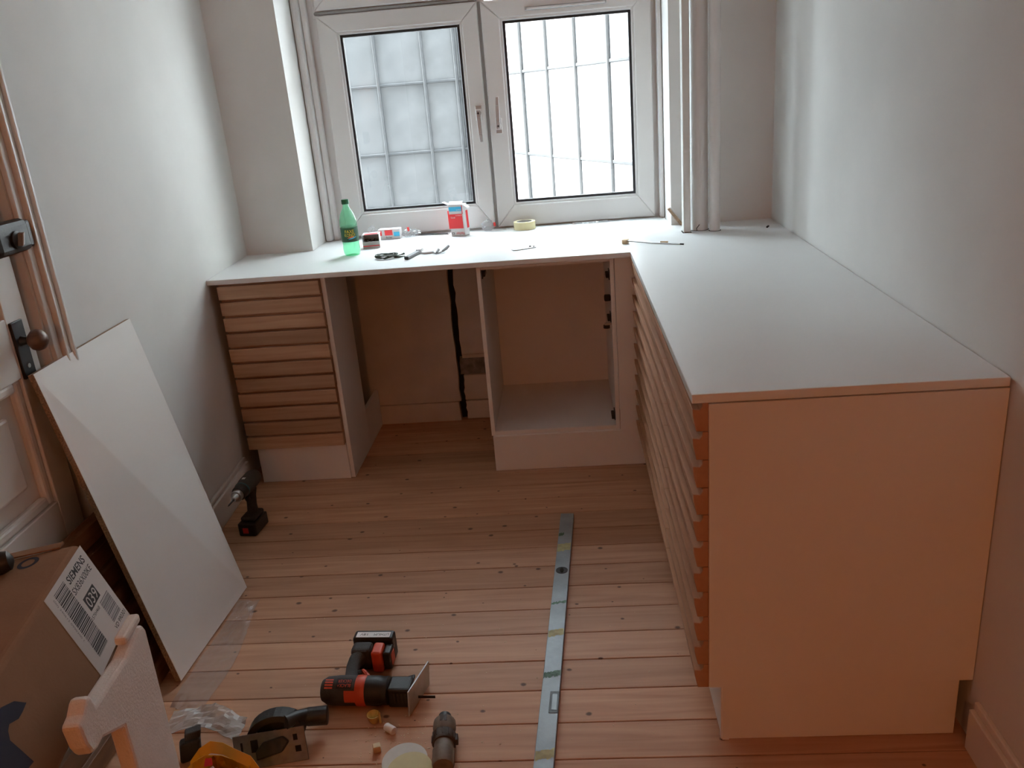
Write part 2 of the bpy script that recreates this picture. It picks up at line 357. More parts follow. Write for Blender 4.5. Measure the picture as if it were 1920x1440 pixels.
# lower niche wall: plaster boards, dark crack and raw patch
def ragged(x0, x1, z0, z1, y, th, left=None, right=None, nz=14):
    L = [(x0 + (random.uniform(-.004, .004) if left else 0), z0 + (z1 - z0) * i / nz) for i in range(nz + 1)]
    R = [(x1 + (random.uniform(-.005, .005) if right else 0), z0 + (z1 - z0) * i / nz) for i in range(nz + 1)]
    poly = [(a, y, c) for a, c in L] + [(a, y, c) for a, c in reversed(R)]
    return MB().prism(poly, (0, th, 0))
ragged(NX0 + .001, 0.906, 0.098, 0.868, 0.088, 0.034, right=True).build('plaster_panel', 'niche', wb)
MB().prism([(NX0 + .001, 0.078, 0.0), (0.903, 0.078, 0.0), (0.897, 0.078, 0.096), (NX0 + .001, 0.078, 0.096)], (0, 0.04, 0)).build('skirting', 'niche', wb, bevel=.002)
MB().box(0.885, 0.955, 0.1195, 0.1245, 0.0, 0.87).build('crack', 'void', wb)
ragged(0.932, 1.50, 0.33, 0.868, 0.094, 0.03, left=True).build('plaster_panel', 'niche', wb)
ragged(0.935, 1.50, 0.318, 0.334, 0.085, 0.03, left=True, nz=3).build('ledge', 'niche', wb)
ragged(0.918, 1.50, 0.230, 0.318, 0.106, 0.018, left=True, nz=6).build('raw_patch', 'concrete', wb)
ragged(0.930, 1.50, 0.101, 0.229, 0.088, 0.034, left=True, nz=6).build('plaster_block', 'niche', wb, bevel=.004)
ragged(0.934, 1.50, 0.004, 0.097, 0.084, 0.038, left=True, nz=5).build('skirting', 'niche', wb, bevel=.003)
MB().box(0.72, 1.09, 0.06, 0.085, 0.842, 0.866).build('batten', 'slatwood', wb, bevel=.001)

# baseboards
def bboard(name, y0, y1, face, s, label):
    p = [(face(y0), y0), (face(y1), y1)]
    b = MB().prism([(p[0][0], y0, 0), (p[1][0], y1, 0), (p[1][0] + s * .022, y1, 0), (p[0][0] + s * .022, y0, 0)], (0, 0, .11))
    b.prism([(p[0][0], y0, .11), (p[1][0], y1, .11), (p[1][0] + s * .012, y1, .11), (p[0][0] + s * .012, y0, .11)], (0, 0, .02))
    return struct(b.build(name, 'trimwhite', bevel=.003), label, 'baseboard')
bboard('baseboard_left', -0.528, -1.586, lw, 1, 'white baseboard between the slatted cabinet and the door')
bboard('baseboard_right', -2.125, YN, rw, -1, 'white baseboard at the foot of the right wall')

# door in the left wall
DX = lambda y: lw(y) - 0.028
door = sroot('door_1', (lw(-2.08) - .03, -2.08, 0), 'white painted panel door with black rim lock and wooden knob', 'door')
def dbox(y0, y1, z0, z1, t0, t1, name, m='trimwhite', bevel=.003, parent=None):
    """slab on the door plane, t = distance out of the wall face"""
    b = MB().prism([(lw(y0) + t0, y0, z0), (lw(y1) + t0, y1, z0), (lw(y1) + t1, y1, z0), (lw(y0) + t1, y0, z0)], (0, 0, z1 - z0))
    return b.build(name, m, parent or door, bevel=bevel)
dbox(-1.672, -2.493, 0.01, 2.01, -0.066, -0.040, 'panel_backing')
for y0, y1, z0, z1, nm in [(-1.705, -1.795, .01, 2.01, 'stile'), (-2.37, -2.46, .01, 2.01, 'stile'), (-1.795, -2.37, .93, 1.085, 'lock_rail'), (-1.795, -2.37, .44, .585, 'rail'), (-1.795, -2.37, .01, .13, 'rail'), (-1.795, -2.37, 1.90, 2.01, 'rail')]:
    dbox(y0, y1, z0, z1, -0.042, -0.012, nm)
for z0, z1 in [(.13, .44), (.585, .93), (1.085, 1.90)]:
    ya, yc = -1.795, -2.37
    w = .028
    for (a, c, d, e) in [(ya, ya - w, z0, z1), (yc + w, yc, z0, z1), (ya - w, yc + w, z0, z0 + w), (ya - w, yc + w, z1 - w, z1)]:
        dbox(a, c, d, e, -0.042, -0.018, 'panel_moulding', bevel=.008)
    dbox(ya - .075, yc + .075, z0 + .075, z1 - .075, -0.042, -0.026, 'raised_panel', bevel=.008)
# casing around the opening
cas = sroot('trim_1', (lw(-2.08), -2.08, 0), 'white moulded casing around the door', 'trim')
for a, s in ((-1.590, -1), (-2.575, 1)):
    for (p, q, t) in [(0, .012, .030), (.012, .036, .020), (.036, .047, .028), (.047, .075, .014)]:
        dbox(a + s * p, a + s * q, 0, 2.10, 0.0, t, 'casing_profile', parent=cas, bevel=.003)
dbox(-1.665, -2.50, 2.02, 2.10, 0.0, .02, 'casing_head', parent=cas)
dbox(-1.665, -1.672, 0, 2.02, -.09, 0.0, 'jamb', parent=cas, bevel=0)
dbox(-1.672, -1.703, 0, 2.02, -.09, -.034, 'door_stop', parent=cas, bevel=.002)
dbox(-2.493, -2.50, 0, 2.02, -.09, 0.0, 'jamb', parent=cas, bevel=0)
# rim lock
lk = thing('rim_lock', (lw(-1.75), -1.75, 1.235), 'black rounded rim lock with a thumb turn, high on the white door', 'lock')
dbox(-1.655, -1.80, 1.232, 1.312, -.012, .030, 'lock_case', 'black', .014, lk)
dbox(-1.640, -1.662, 1.237, 1.305, .0, .024, 'strike_box', 'black', .006, lk)
MB().lathe([(.022, 0), (.022, .004), (.016, .007)], (lw(-1.725) + .030, -1.725, 1.266), (1, .05, 0), 20).build('turn_rose', 'iron', lk, smooth=True)
MB().obox((lw(-1.725) + .036, -1.737, 1.252), (.016, 0, 0), (0, .008, .002), (0, .012, .030)).build('thumb_turn', 'satin', lk, bevel=.002)
# knob with plate
kb = thing('door_knob', (lw(-1.765), -1.765, 0.93), 'brown turned wooden knob on a tall black plate of the door', 'door knob')
dbox(-1.740, -1.790, 0.925, 1.072, -.012, -.004, 'back_plate', 'iron', .002, kb)
MB().lathe([(.013, 0), (.010, .010), (.010, .022)], (lw(-1.765) - .004, -1.765, 1.02), (1, .045, 0), 16).build('neck', 'iron', kb, smooth=True)
MB().lathe([(.009, 0), (.016, .004), (.0255, .014), (.028, .024), (.0245, .036), (.014, .044), (.002, .046)], (lw(-1.765) + .014, -1.765, 1.02), (1, .045, 0), 24).build('knob', 'knobwood', kb, smooth=True)
MB().lathe([(.006, 0), (.006, .002)], (lw(-1.765) - .004, -1.765, .955), (1, .045, 0), 12).build('keyhole', 'steel', kb)

# ------------------------------------------------------------------ window
YW = 0.25
win = sroot('window_1', (1.13, YW + .03, ZT), 'white double casement window with two handles over the worktop', 'window')
def bars(name, x0, x1, z0, z1, w, y0, y1, m, parent, bevel=.004):
    """frame of four mitred bars"""
    wl_, wr, wbm, wt = w if isinstance(w, tuple) else (w,) * 4
    o = [(x0, z0), (x1, z0), (x1, z1), (x0, z1)]; i = [(x0 + wl_, z0 + wbm), (x1 - wr, z0 + wbm), (x1 - wr, z1 - wt), (x0 + wl_, z1 - wt)]
    b = MB()
    for k in range(4):
        j = (k + 1) % 4
        b.prism([(o[k][0], y0, o[k][1]), (o[j][0], y0, o[j][1]), (i[j][0], y0, i[j][1]), (i[k][0], y0, i[k][1])], (0, y1 - y0, 0))
    return b.build(name, m, parent, bevel=bevel)
bars('frame', NX0 + .002, NX1 - .002, .874, NZ1 - .002, (.10, .045, .030, .05), YW + .025, YW + .10, 'upvc', win)
MB().box(NX0 + .002, NX0 + .035, YW - .035, YW + .025, ZT, NZ1 - .002).build('side_trim', 'upvc', win, bevel=.012)
MB().box(NX0 + .035, NX0 + .062, YW - .005, YW + .025, ZT, NZ1 - .002).build('side_trim', 'upvc', win, bevel=.006)
MB().box(NX1 - .022, NX1 - .002, YW - .03, YW + .025, ZT, NZ1 - .002).build('side_trim', 'upvc', win, bevel=.006)
MB().box(1.118, 1.168, YW + .025, YW + .08, .90, NZ1 - .05).build('mullion', 'upvc', win, bevel=.003)
MB().box(1.1385, 1.1500, YW + .012, YW + .03, .905, 1.886).build('mullion_groove', 'groove', win)
MB().box(.40, 1.138, YW + .02, YW + .08, 1.875, 1.93).build('transom', 'upvc', win, bevel=.003)
MB().box(.412, 1.138, YW + .004, YW + .03, 1.889, 1.903).build('transom_groove', 'groove', win, bevel=.006)
def sash(x0, x1, z0, z1, gx0, gx1, gz0, gz1, name='sash'):
    s = bars(name, x0, x1, z0, z1, (gx0 - x0 - .012, x1 - gx1 - .012, gz0 - z0 - .012, z1 - gz1 - .012), YW, YW + .06, 'upvc', win, .005)
    bars('glazing_bead', gx0 - .013, gx1 + .013, gz0 - .013, gz1 + .013, .0125, YW + .006, YW + .03, 'upvc', s, .003)
    bars('gasket', gx0, gx1, gz0, gz1, .0105, YW + .012, YW + .04, 'gasket', s, 0)
    MB().box(gx0, gx1, YW + .033, YW + .037, gz0, gz1).build('pane', 'glass', s)
    return s
sl = sash(.418, 1.137, .908, 1.886, .516, 1.052, 1.022, 1.801)
sr_ = sash(1.151, 1.888, .904, 1.886, 1.243, 1.801, 1.014, 1.799)
sash(.418, 1.137, 1.906, 2.345, .516, 1.052, 2.00, 2.27)
sash(1.151, 1.888, 1.906, 2.345, 1.243, 1.801, 2.00, 2.27)
# trickle vent
MB().tube([(1.345, YW - .001, 1.838), (1.698, YW - .001, 1.838)], .0085, 12).build('vent_slot', 'groove', sr_, smooth=True)
MB().box(1.352, 1.692, YW - .012, YW - .006, 1.834, 1.842).build('vent_cover', 'upvc', sr_, bevel=.002)
# handles
def whandle(x, z, d, par):
    MB().box(x - .0155, x + .0155, YW - .010, YW, z - .034, z + .034).build('handle_rose', 'upvc', par, bevel=.004)
    MB().box(x - .013, x + .013, YW - .0115, YW - .009, z - d * -.018, z - d * -.032).build('rose_end', 'satin', par)
    MB().lathe([(.011, 0), (.010, .03)], (x, YW - .01, z), (0, -1, 0), 14).build('spindle', 'satin', par, smooth=True)
    pts = [(x, YW - .042, z + d * .012), (x, YW - .044, z - d * .02), (x + .002, YW - .046, z - d * .09), (x + .004, YW - .044, z - d * .125)]
    b = MB()
    for k in range(3):
        p, q = V(pts[k]), V(pts[k + 1]); w0, w1 = (.0085, .0085, .0075, .006)[k], (.0085, .0075, .006)[k]
        b.prism([(p.x - w0, p.y, p.z), (p.x + w0, p.y, p.z), (q.x + w1, q.y, q.z), (q.x - w1, q.y, q.z)], (0, .012, 0))
    b.build('handle_lever', 'satin', par, bevel=.002)
    MB().lathe([(.0045, 0), (.0045, .003)], (x, YW - .043, z), (0, -1, 0), 10).build('handle_lock', 'ink', par)
whandle(1.106, 1.425, 1, sl)
whandle(1.192, 1.363, -1, sr_)

# ------------------------------------------------------------------ zinc-clad walls of the light well outside
def cladding(name, P0, d, us, zs, nrm, m, label, ms='seam', proud=.022):
    """P0 at u=0; d = unit direction; panels between the u lines and z lines; nrm points to the viewer"""
    d = V(d).normalized(); nrm = V(nrm).normalized()
    o = P0 + d * (us[0] + us[-1]) / 2
    root = sroot(name, (o.x, o.y, zs[0]), label, 'wall')
    a = P0 + d * us[0] - nrm * .05; b2 = P0 + d * us[-1] - nrm * .05
    MB().prism([(a.x, a.y, zs[0]), (b2.x, b2.y, zs[0]), (b2.x - nrm.x * .15, b2.y - nrm.y * .15, zs[0]), (a.x - nrm.x * .15, a.y - nrm.y * .15, zs[0])], (0, 0, zs[-1] - zs[0])).build('core', 'seam', root)
    for i in range(len(us) - 1):
        for j in range(len(zs) - 1):
            t = random.uniform(-.004, .004)
            o = P0 + d * (us[i] + .004) + nrm * (-.05); o.z = zs[j] + .004
            MB().obox(o, d * (us[i + 1] - us[i] - .008), V((0, 0, zs[j + 1] - zs[j] - .008)), nrm * (.05 + t)).build('panel', m, root, bevel=.006, seg=1)
    for u in us:
        p = P0 + d * u
        MB().obox((p.x - d.x * .011, p.y - d.y * .011, zs[0]), d * .022, nrm * proud, (0, 0, zs[-1] - zs[0])).build('standing_seam', ms, root, bevel=.005, seg=1)
    for z in zs:
        p = P0 + d * us[0]
        MB().obox((p.x, p.y, z - .010), d * (us[-1] - us[0]), nrm * proud * .6, (0, 0, .020)).build('cross_seam', ms, root, bevel=.004, seg=1)
    return root
ZS = [-1.38, -.88, -.38, .12, .69, 1.105, 1.612, 2.11, 2.61]
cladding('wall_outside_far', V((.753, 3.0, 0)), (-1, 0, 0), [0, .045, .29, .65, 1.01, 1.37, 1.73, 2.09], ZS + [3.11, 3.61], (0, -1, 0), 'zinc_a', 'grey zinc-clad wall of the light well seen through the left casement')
dd = V((1.077, -2.25, 0)).normalized()
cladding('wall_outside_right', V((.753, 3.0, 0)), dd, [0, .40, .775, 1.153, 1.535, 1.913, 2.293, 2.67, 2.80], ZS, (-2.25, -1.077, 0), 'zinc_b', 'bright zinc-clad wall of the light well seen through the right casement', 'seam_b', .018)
struct(MB().box(-3.5, 5.5, .0, .42, ZC + .101, 6.5).box(-3.5, -.2, .0, .42, -1.5, ZC + .1).box(2.6, 5.5, 0, .42, -1.5, ZC + .1).build('wall_outside_own', 'concrete'), 'unseen rendered outside wall of the own building, added above the window to shade the light well', 'wall')  # unseen upper wall, put in to keep sky off the far zinc wall
struct(MB().box(-3, 4, .45, 6, -1.6, -1.5).build('ground_outside', 'concrete'), 'concrete bottom of the light well', 'ground')

# ------------------------------------------------------------------ pipes by the window
def pipe(name, x, y, r, label):
    t = thing(name, (x, y, ZT), label, 'pipe', 'white riser pipes beside the window')
    MB().lathe([(r, 0.0006), (r, ZC - ZT - .002)], (x, y, ZT), (0, 0, 1), 28).build('tube', 'upvc', t, smooth=True)
    MB().lathe([(r + .0035, 0.0002), (r + .0035, .0012)], (x, y, ZT), (0, 0, 1), 28).build('cut_out', 'void', t)
pipe('riser_pipe', 2.026, -.155, .037, 'thick white riser pipe, middle one beside the window')
pipe('riser_pipe', 2.083, -.205, .0215, 'thin white riser pipe nearest the right wall')
t = thing('boxing_batten', (1.966, -.20, ZT), 'square white painted batten left of the riser pipes', 'batten')
MB().box(1.953, 1.983, -.218, -.168, ZT + .0006, ZC - .002).build('batten_body', 'trimwhite', t, bevel=.004)
MB().box(1.950, 1.986, -.221, -.165, ZT + .0002, ZT + .0012).build('cut_out', 'void', t)
MB().tube([(2.012, -.1935, ZT + .001), (2.010, -.194, ZT + .012), (2.017, -.194, ZT + .02), (2.022, -.1935, ZT + .027)], .0014, 6).build('wire_stub', 'void', bpy.data.objects['riser_pipe'])

# ------------------------------------------------------------------ worktop
top = [(lw(-.534) + .001, -.534), (1.708, -.544), (1.708, -2.090), (rw(-2.09) - .0035, -2.090), (rw(0) - .0035, -.002), (NX1 - .001, -.002), (NX1 - .001, YW + .018), (NX0 + .001, YW + .018), (NX0 + .001, -.002), (lw(0) + .001, -.002)]
tag(MB().prism([(x, y, ZB) for x, y in top], (0, 0, TT)).build('worktop', 'worktop', bevel=.0012, seg=1), 'L-shaped white laminate worktop running under the window and along the right wall', 'worktop')

# ------------------------------------------------------------------ cabinets
NS = 11; SP = (ZB - ZP) / NS
def slat_profile(depth, flush=False):
    d = depth
    if flush: return [(0, .0015), (d, .0015), (d, SP * .86), (d * .30, SP * .86), (d * .30, SP), (0, SP)]
    return [(0, .0015), (d * .76, .0015), (d * .97, SP * .55), (d, SP * .80), (d * .55, SP * .76), (d * .38, SP * .88), (d * .38, SP), (0, SP)]
# left slatted cabinet
cl = thing('slatted_cabinet', (.29, -.36, 0), 'narrow cabinet with wooden slats left of the open gap', 'cabinet', 'slatted wooden cabinets')
X0, X1 = .072, .489
MB().box(X0, X1, -.500, -.20, ZP, ZB - .001).build('body', 'laminate', cl)
MB().box(.490, .507, -.512, -.20, 0.001, ZB - .001).build('side_panel', 'laminate', cl, bevel=.0008, seg=1)
MB().box(.490, .507, -.1995, .074, 0.001, .186).build('side_panel_foot', 'laminate', cl, bevel=.0008, seg=1)
MB().box(.104, .489, -.520, -.503, 0.001, ZP - .001).build('plinth', 'laminate', cl, bevel=.0008, seg=1)
MB().box(.105, .489, -.50, -.22, .001, ZP - .001).build('plinth_back', 'laminate', cl)
prof = slat_profile(.030, True)
s0 = None
for k in range(NS):
    z = ZP + k * SP
    if s0 is None: s0 = MB().prism([(X0, -.501 - a, z + c) for a, c in prof], (X1 - X0 - .003, 0, 0)).build('slat', 'slatwood', cl, bevel=.0012, seg=1); b0 = WLOC[s0.name].copy()
    else: share(s0, (b0.x + random.uniform(-.0012, .0012), b0.y, b0.z + k * SP), cl)
# open cabinet of the back run
co = thing('open_cabinet', (1.40, -.2, 0), 'open white cabinet without a door beside the inner corner', 'cabinet')
MB().box(1.110, 1.126, -.512, .068, ZP, ZB - .001).build('side_panel', 'laminate', co, bevel=.0008, seg=1)
MB().box(1.629, 1.645, -.512, .068, ZP, ZB - .001).build('side_panel', 'laminate', co, bevel=.0008, seg=1)
MB().box(1.1262, 1.6288, -.510, .068, ZP, ZP + .018).build('bottom_panel', 'laminate', co, bevel=.0008, seg=1)
MB().box(1.1262, 1.6288, .060, .070, ZP + .018, ZB - .001).build('back_panel', 'laminate', co)
MB().box(1.1262, 1.6288, -.508, -.42, ZB - .017, ZB - .001).build('top_rail', 'laminate', co)
MB().box(1.1262, 1.6288, -.05, .06, ZB - .017, ZB - .001).build('top_rail', 'laminate', co)
MB().box(1.116, 1.745, -.520, -.504, .001, ZP - .001).build('plinth', 'laminate', co, bevel=.0008, seg=1)
MB().box(1.6465, 1.7405, -.522, -.504, ZP, ZB - .001).build('filler_panel', 'laminate', co, bevel=.0008, seg=1)
for x, s, z in [(1.126, 1, .838), (1.629, -1, .80), (1.629, -1, .625), (1.629, -1, .205)]:
    h = MB().box(x, x + s * .004, -.475, -.43, z - .02, z + .02).build('hinge', 'black', co, bevel=.001)
    MB().box(x + s * .004, x + s * .016, -.495, -.435, z - .007, z + .009).build('hinge_arm', 'iron', h, bevel=.002)
h = MB().box(1.600, 1.629, -.500, -.488, .604, .612).build('hinge', 'steel', co, bevel=.001)
MB().lathe([(.013, 0), (.013, .012)], (1.608, -.497, .604), (0, 0, -1), 14).build('hinge_cup', 'black', h)
h = MB().box(1.603, 1.629, -.498, -.474, .700, .725).build('hinge', 'iron', co, bevel=.005)
# right run: two slatted cabinets
def right_cab(y0, y1, label, end):
    c = thing('slatted_cabinet', (2.05, (y0 + y1) / 2, 0), label, 'cabinet', 'slatted wooden cabinets')
    ya = y0 + (.0172 if end else 0)
    MB().box(1.7455, rw(y0) - .012, ya, y1 - .001, ZP, ZB - .001).build('body', 'laminate', c)
    MB().box(1.775, 1.791, y0 + (.004 if end else 0), y1 - .001, .001, ZP - .001).build('plinth', 'laminate', c)
    if end:
        MB().box(1.743, rw(y0) - .002, y0, y0 + .0168, ZP, ZB - .0035).build('end_panel', 'laminate', c, bevel=.0008, seg=1)
        MB().box(1.772, 2.315, y0 + .007, y0 + .022, .001, ZP - .0005).build('plinth_end', 'laminate', c, bevel=.0008, seg=1)
    p = slat_profile(.0335); s = None
    for k in range(NS):
        if s is None:
            s = MB().prism([(1.7425 - a, y0 + .0005, ZP + q) for a, q in p], (0, y1 - y0 - .0025, 0)).build('slat', 'slatwood_y', c, bevel=.0012, seg=1); b0 = WLOC[s.name].copy()
        else: share(s, (b0.x, b0.y, b0.z + k * SP), c)
right_cab(-2.089, -1.543, 'slatted wooden cabinet under the near end of the worktop with white end panel', True)
right_cab(-1.543, -.5455, 'long slatted wooden cabinet under the right worktop next to the inner corner', False)

# ------------------------------------------------------------------ leaning boards
def quadboard(name, c4, th, m, label, cat):
    """c4: four corners of the visible face, thickness th behind it"""
    c4 = [V(p) for p in c4]; n = (c4[1] - c4[0]).cross(c4[3] - c4[0]).normalized()
    r = thing(name, ((c4[0].x + c4[1].x) / 2, (c4[0].y + c4[1].y) / 2, 0), label, cat)
    return r, c4, n
r, c4, nn = quadboard('loose_board', [(.301, -1.813, .006), (.323, -1.340, .004), (.090, -1.249, .937), (.117, -1.801, .941)], .017, None, 'big white laminated chipboard panel leaning on the left wall', 'board')
if nn.x < 0: nn = -nn
MB().prism([p for p in c4], nn * .0012).build('white_face', 'laminate', r)
MB().prism([p - nn * .016 for p in c4], nn * .0158).build('chipboard_core', 'chip', r)
# slatted cabinet front leaning behind it
r = thing('leaning_cabinet_front', (.2, -1.85, 0), 'dark slatted wooden cabinet front leaning on the door behind the white panel', 'cabinet front')
a = V((.235, 0, .003)); e = V((-.125, 0, .50)); el = e.normalized(); nf = V((el.z, 0, -el.x))
sp = e.length / 8
sd = None
for k in range(8):
    o = V((a.x, -2.28, a.z)) + el * (k * sp)
    MB().prism([o, o + nf * .012, o + nf * .018 + el * sp * .75, o + nf * .006 + el * sp * .82, o + nf * .004 + el * sp * .98, o + el * sp * .98], (0, .86, 0)).build('slat', 'darkslat', r, bevel=.001, seg=1)
for y in (-2.2, -1.55):
    MB().obox(V((a.x, y, a.z)) + el * .005 - nf * .0125, (0, .06, 0), el * (e.length - .01), nf * .012).build('batten', 'darkslat', r)

# ------------------------------------------------------------------ foam blocks and carton
FD = V((.1334, -.9911, 0)); FQ = V((.7125, -2.559, 0)); FN = V((-.9911, -.1334, 0))
fr = thing('styrofoam_block', (.70, -2.60, 0), 'white moulded styrofoam packing block standing at the lower left', 'packing foam', 'styrofoam packing blocks')
fz = lambda z: 1.5219 - .94 * (1.5219 - z) if z else 0.0
poly = [(-.024, .640), (-.016, .657), (0, .662), (.07, .650), (.113, .654), (.200, .660), (.207, .686), (.220, .690), (.240, .676), (.262, .672), (.256, .627), (.247, .606), (.230, .601), (.208, .601), (.138, .561), (.142, 0), (-.004, 0)]
MB().prism([FQ + FD * a * .94 + V((0, 0, fz(c))) for a, c in poly], FN * .027).build('frame', 'foam', fr, bevel=.006)
MB().obox(FQ + FD * -.020 + FN * .003 + V((0, 0, fz(.6625))), FD * .07, FN * .020, V((0, 0, .016))).build('locating_rib', 'foam', fr, bevel=.005)
f2 = thing('styrofoam_block', (.33, -2.62, 0), 'low white styrofoam block underneath the brown carton', 'packing foam', 'styrofoam packing blocks')
MB().box(.20, .46, -2.82, -2.48, 0.0, .30).build('lower_block', 'foam', f2, bevel=.01)
MB().box(.22, .44, -2.78, -2.52, .3005, .46).build('upper_block', 'foam', f2, bevel=.01)
ct = thing('carton', (.40, -2.7, .53), 'brown cardboard carton with a white barcode label', 'carton')
P0 = V((.547, -2.415, .80)); E1 = V((.039, -.178, 0)).normalized(); E2 = V((.052, .007, -.16)).normalized(); E2 = (E2 - E1 * E2.dot(E1)).normalized(); E3 = V((-.95, -.20, -.09)).normalized()
D2, D1, D3 = .178, .62, .40
NF = E2.cross(E1).normalized()
if NF.x < 0: NF = -NF
def cp(u, v, w=0): return P0 + E1 * u + E2 * v + NF * w
MB().obox(P0, E1 * D1, E2 * D2, E3 * D3).build('carton_body', 'card', ct, bevel=.010, seg=3)
MB().obox(P0 + E3 * .03 + V((0, 0, .0015)) + E1 * -.012, E3 * .25, E1 * .022, V((0, 0, .003))).build('flap', 'card', ct, bevel=.001)
tp = E1.cross(E3).normalized()
if tp.z < 0: tp = -tp
ringc = P0 + E3 * .077 + E1 * .038
bm = MB()
N_ = 28
vs_ = []; fs_ = []
for j in range(N_):
    t_ = 2 * math.pi * j / N_
    for rr_ in (.011, .018): vs_.append(ringc + E3 * math.cos(t_) * rr_ + E1 * math.sin(t_) * rr_ * 1.1 + tp * .0006)
for j in range(N_): k = (j + 1) % N_; fs_.append((2 * j, 2 * j + 1, 2 * k + 1, 2 * k))
bm.add(vs_, fs_).build('printed_ring', 'inkblue', ct)
LB = MB().obox(cp(.004, .004, .0004), E1 * .182, E2 * .168, NF * .0006).build('address_label', 'label', ct)
lf = .0012
LU = -E1            # reading direction of the print (away from the viewer)
LV = -E2            # up of the letters
def lt(s, u, v, w, h, m='ink'):          # u = distance of the text's end from the far edge, v = baseline from the top edge
    text(s, cp(u + w, v, lf), LU, LV, m, LB, width=w, height=h, bold=.018 if s == 'SIEMENS' else .006, fn=lambda a, b_: cp(u + w - a, v - b_, lf))
lt('SIEMENS', .020, .030, .082, .015); lt('SX836X00KE', .018, .050, .090, .013)
MB().obox(cp(.046, .066, .0011), E1 * .052, E2 * .027, NF * .0003).build('number_field', 'ink', LB)
text('039', cp(0, 0), LU, LV, 'label', LB, width=.044, height=.021, fn=lambda a, b_: cp(.094 - a, .090 - b_, .0017))
lt('1575H468', .070, .106, .040, .007); lt('VD 990301', .010, .160, .058, .009)
random.seed(3)
def bars_code(u0, du, v0, v1, name, m='ink'):
    v = v0; b = MB()
    while v < v1:
        w = random.choice([.0009, .0009, .0016, .0024]); b.obox(cp(u0, v, lf), E1 * du, E2 * min(w, v1 - v), NF * .0002); v += w + random.choice([.0009, .0013, .002])
    b.build(name, m, LB)
bars_code(.112, .046, .014, .152, 'barcode'); bars_code(.020, .042, .100, .148, 'barcode', 'inkgrey')
text('(00) 340612 0990300 1', cp(0, 0), LV, LU, 'inkgrey', LB, width=.09, height=.006, fn=lambda a, b_: cp(.169 - b_, .018 + a, lf))
# printed dark blue mark on the nearer part of the same face
def flat(pts, name, m, par, w=.0012): link_mesh(name, [cp(u, v, w) for u, v in pts], [tuple(range(len(pts)))], m, par)
flat([(.406, .037), (.379, .050), (.362, .069), (.380, .071), (.394, .071), (.405, .066), (.414, .062), (.424, .066), (.432, .076), (.428, .100), (.424, .127), (.439, .124), (.50, .118), (.52, .05), (.45, .035)], 'printed_mark', 'inkblue', ct)
# black handle resting on the carton
g = thing('black_grip', (.50, -2.62, .80), 'black rounded grip lying on the carton at the left edge', 'grip')
gp = P0 + E3 * .092 + E1 * .052 + tp * .021
MB().lathe([(.006, -.002), (.017, .004), (.021, .020), (.019, .05), (.014, .07), (.016, .085), (.014, .10), (.004, .108)], gp, (E3 * .9 + E1 * .25).normalized(), 18).build('grip_body', 'black', g, smooth=True)

# ------------------------------------------------------------------ spirit level
t = thing('spirit_level', (1.378, -1.58, 0), 'long grey aluminium spirit level lying on the planks', 'spirit level')
A = V((1.413, -.957, 0)); B = V((1.338, -2.30, 0)); dl = (B - A).normalized(); pl = V((-dl.y, dl.x, 0)); 
if pl.x < 0: pl = -pl
def lbox(s0, s1, a0, a1, z0, z1, nm, m, bevel=0.0): return MB().obox(A + dl * s0 + pl * a0 + V((0, 0, z0)), dl * (s1 - s0), pl * (a1 - a0), V((0, 0, z1 - z0))).build(nm, m, t, bevel=bevel)
LL = (B - A).length
lbox(0, LL, -.0240, .0240, 0, .021, 'rail', 'alu', .0012)
lbox(0, .003, -.0238, .0238, .0005, .0205, 'end_cap', 'rubber', .0005)
c = A + dl * .385 + V((0, 0, .021))
MB().lathe([(.0195, 0), (.0195, .0012), (.015, .0008)], c, (0, 0, 1), 24).build('vial_ring', 'black', t, smooth=True)
MB().lathe([(.014, 0), (.014, .0016)], c, (0, 0, 1), 20, sq=(.45, 1)).build('vial', 'vial', t, smooth=True)
lbox(.965, 1.045, .000, .0242, .0208, .0222, 'vial_window', 'black', .004)
lbox(.975, 1.035, .006, .020, .0221, .0228, 'vial', 'vial', .003)
random.seed(11)
for s, w, m in [(.140, .05, 'stain_g'), (.215, .048, 'stain_y'), (.56, .012, 'stain_g'), (.70, .030, 'stain_y'), (.885, .022, 'stain_g'), (1.17, .03, 'stain_y')]:
    n_ = 12; up_ = []; dn_ = []
    for i in range(n_ + 1):
        a_ = -.0225 + .045 * i / n_
        if m == 'stain_g' and s < .2: a_ = -.0225 + .018 * i / n_
        up_.append(A + dl * (s + random.uniform(-.003, .003) - a_ * .25) + pl * a_ + V((0, 0, .0213)))
        dn_.append(A + dl * (s + min(w, .02 if s < .2 else w) + random.uniform(-.005, .004) - a_ * .25) + pl * a_ + V((0, 0, .0213)))
    link_mesh('paint_smear', up_ + dn_, [(i, i + 1, n_ + 2 + i, n_ + 1 + i) for i in range(n_)], m, t)

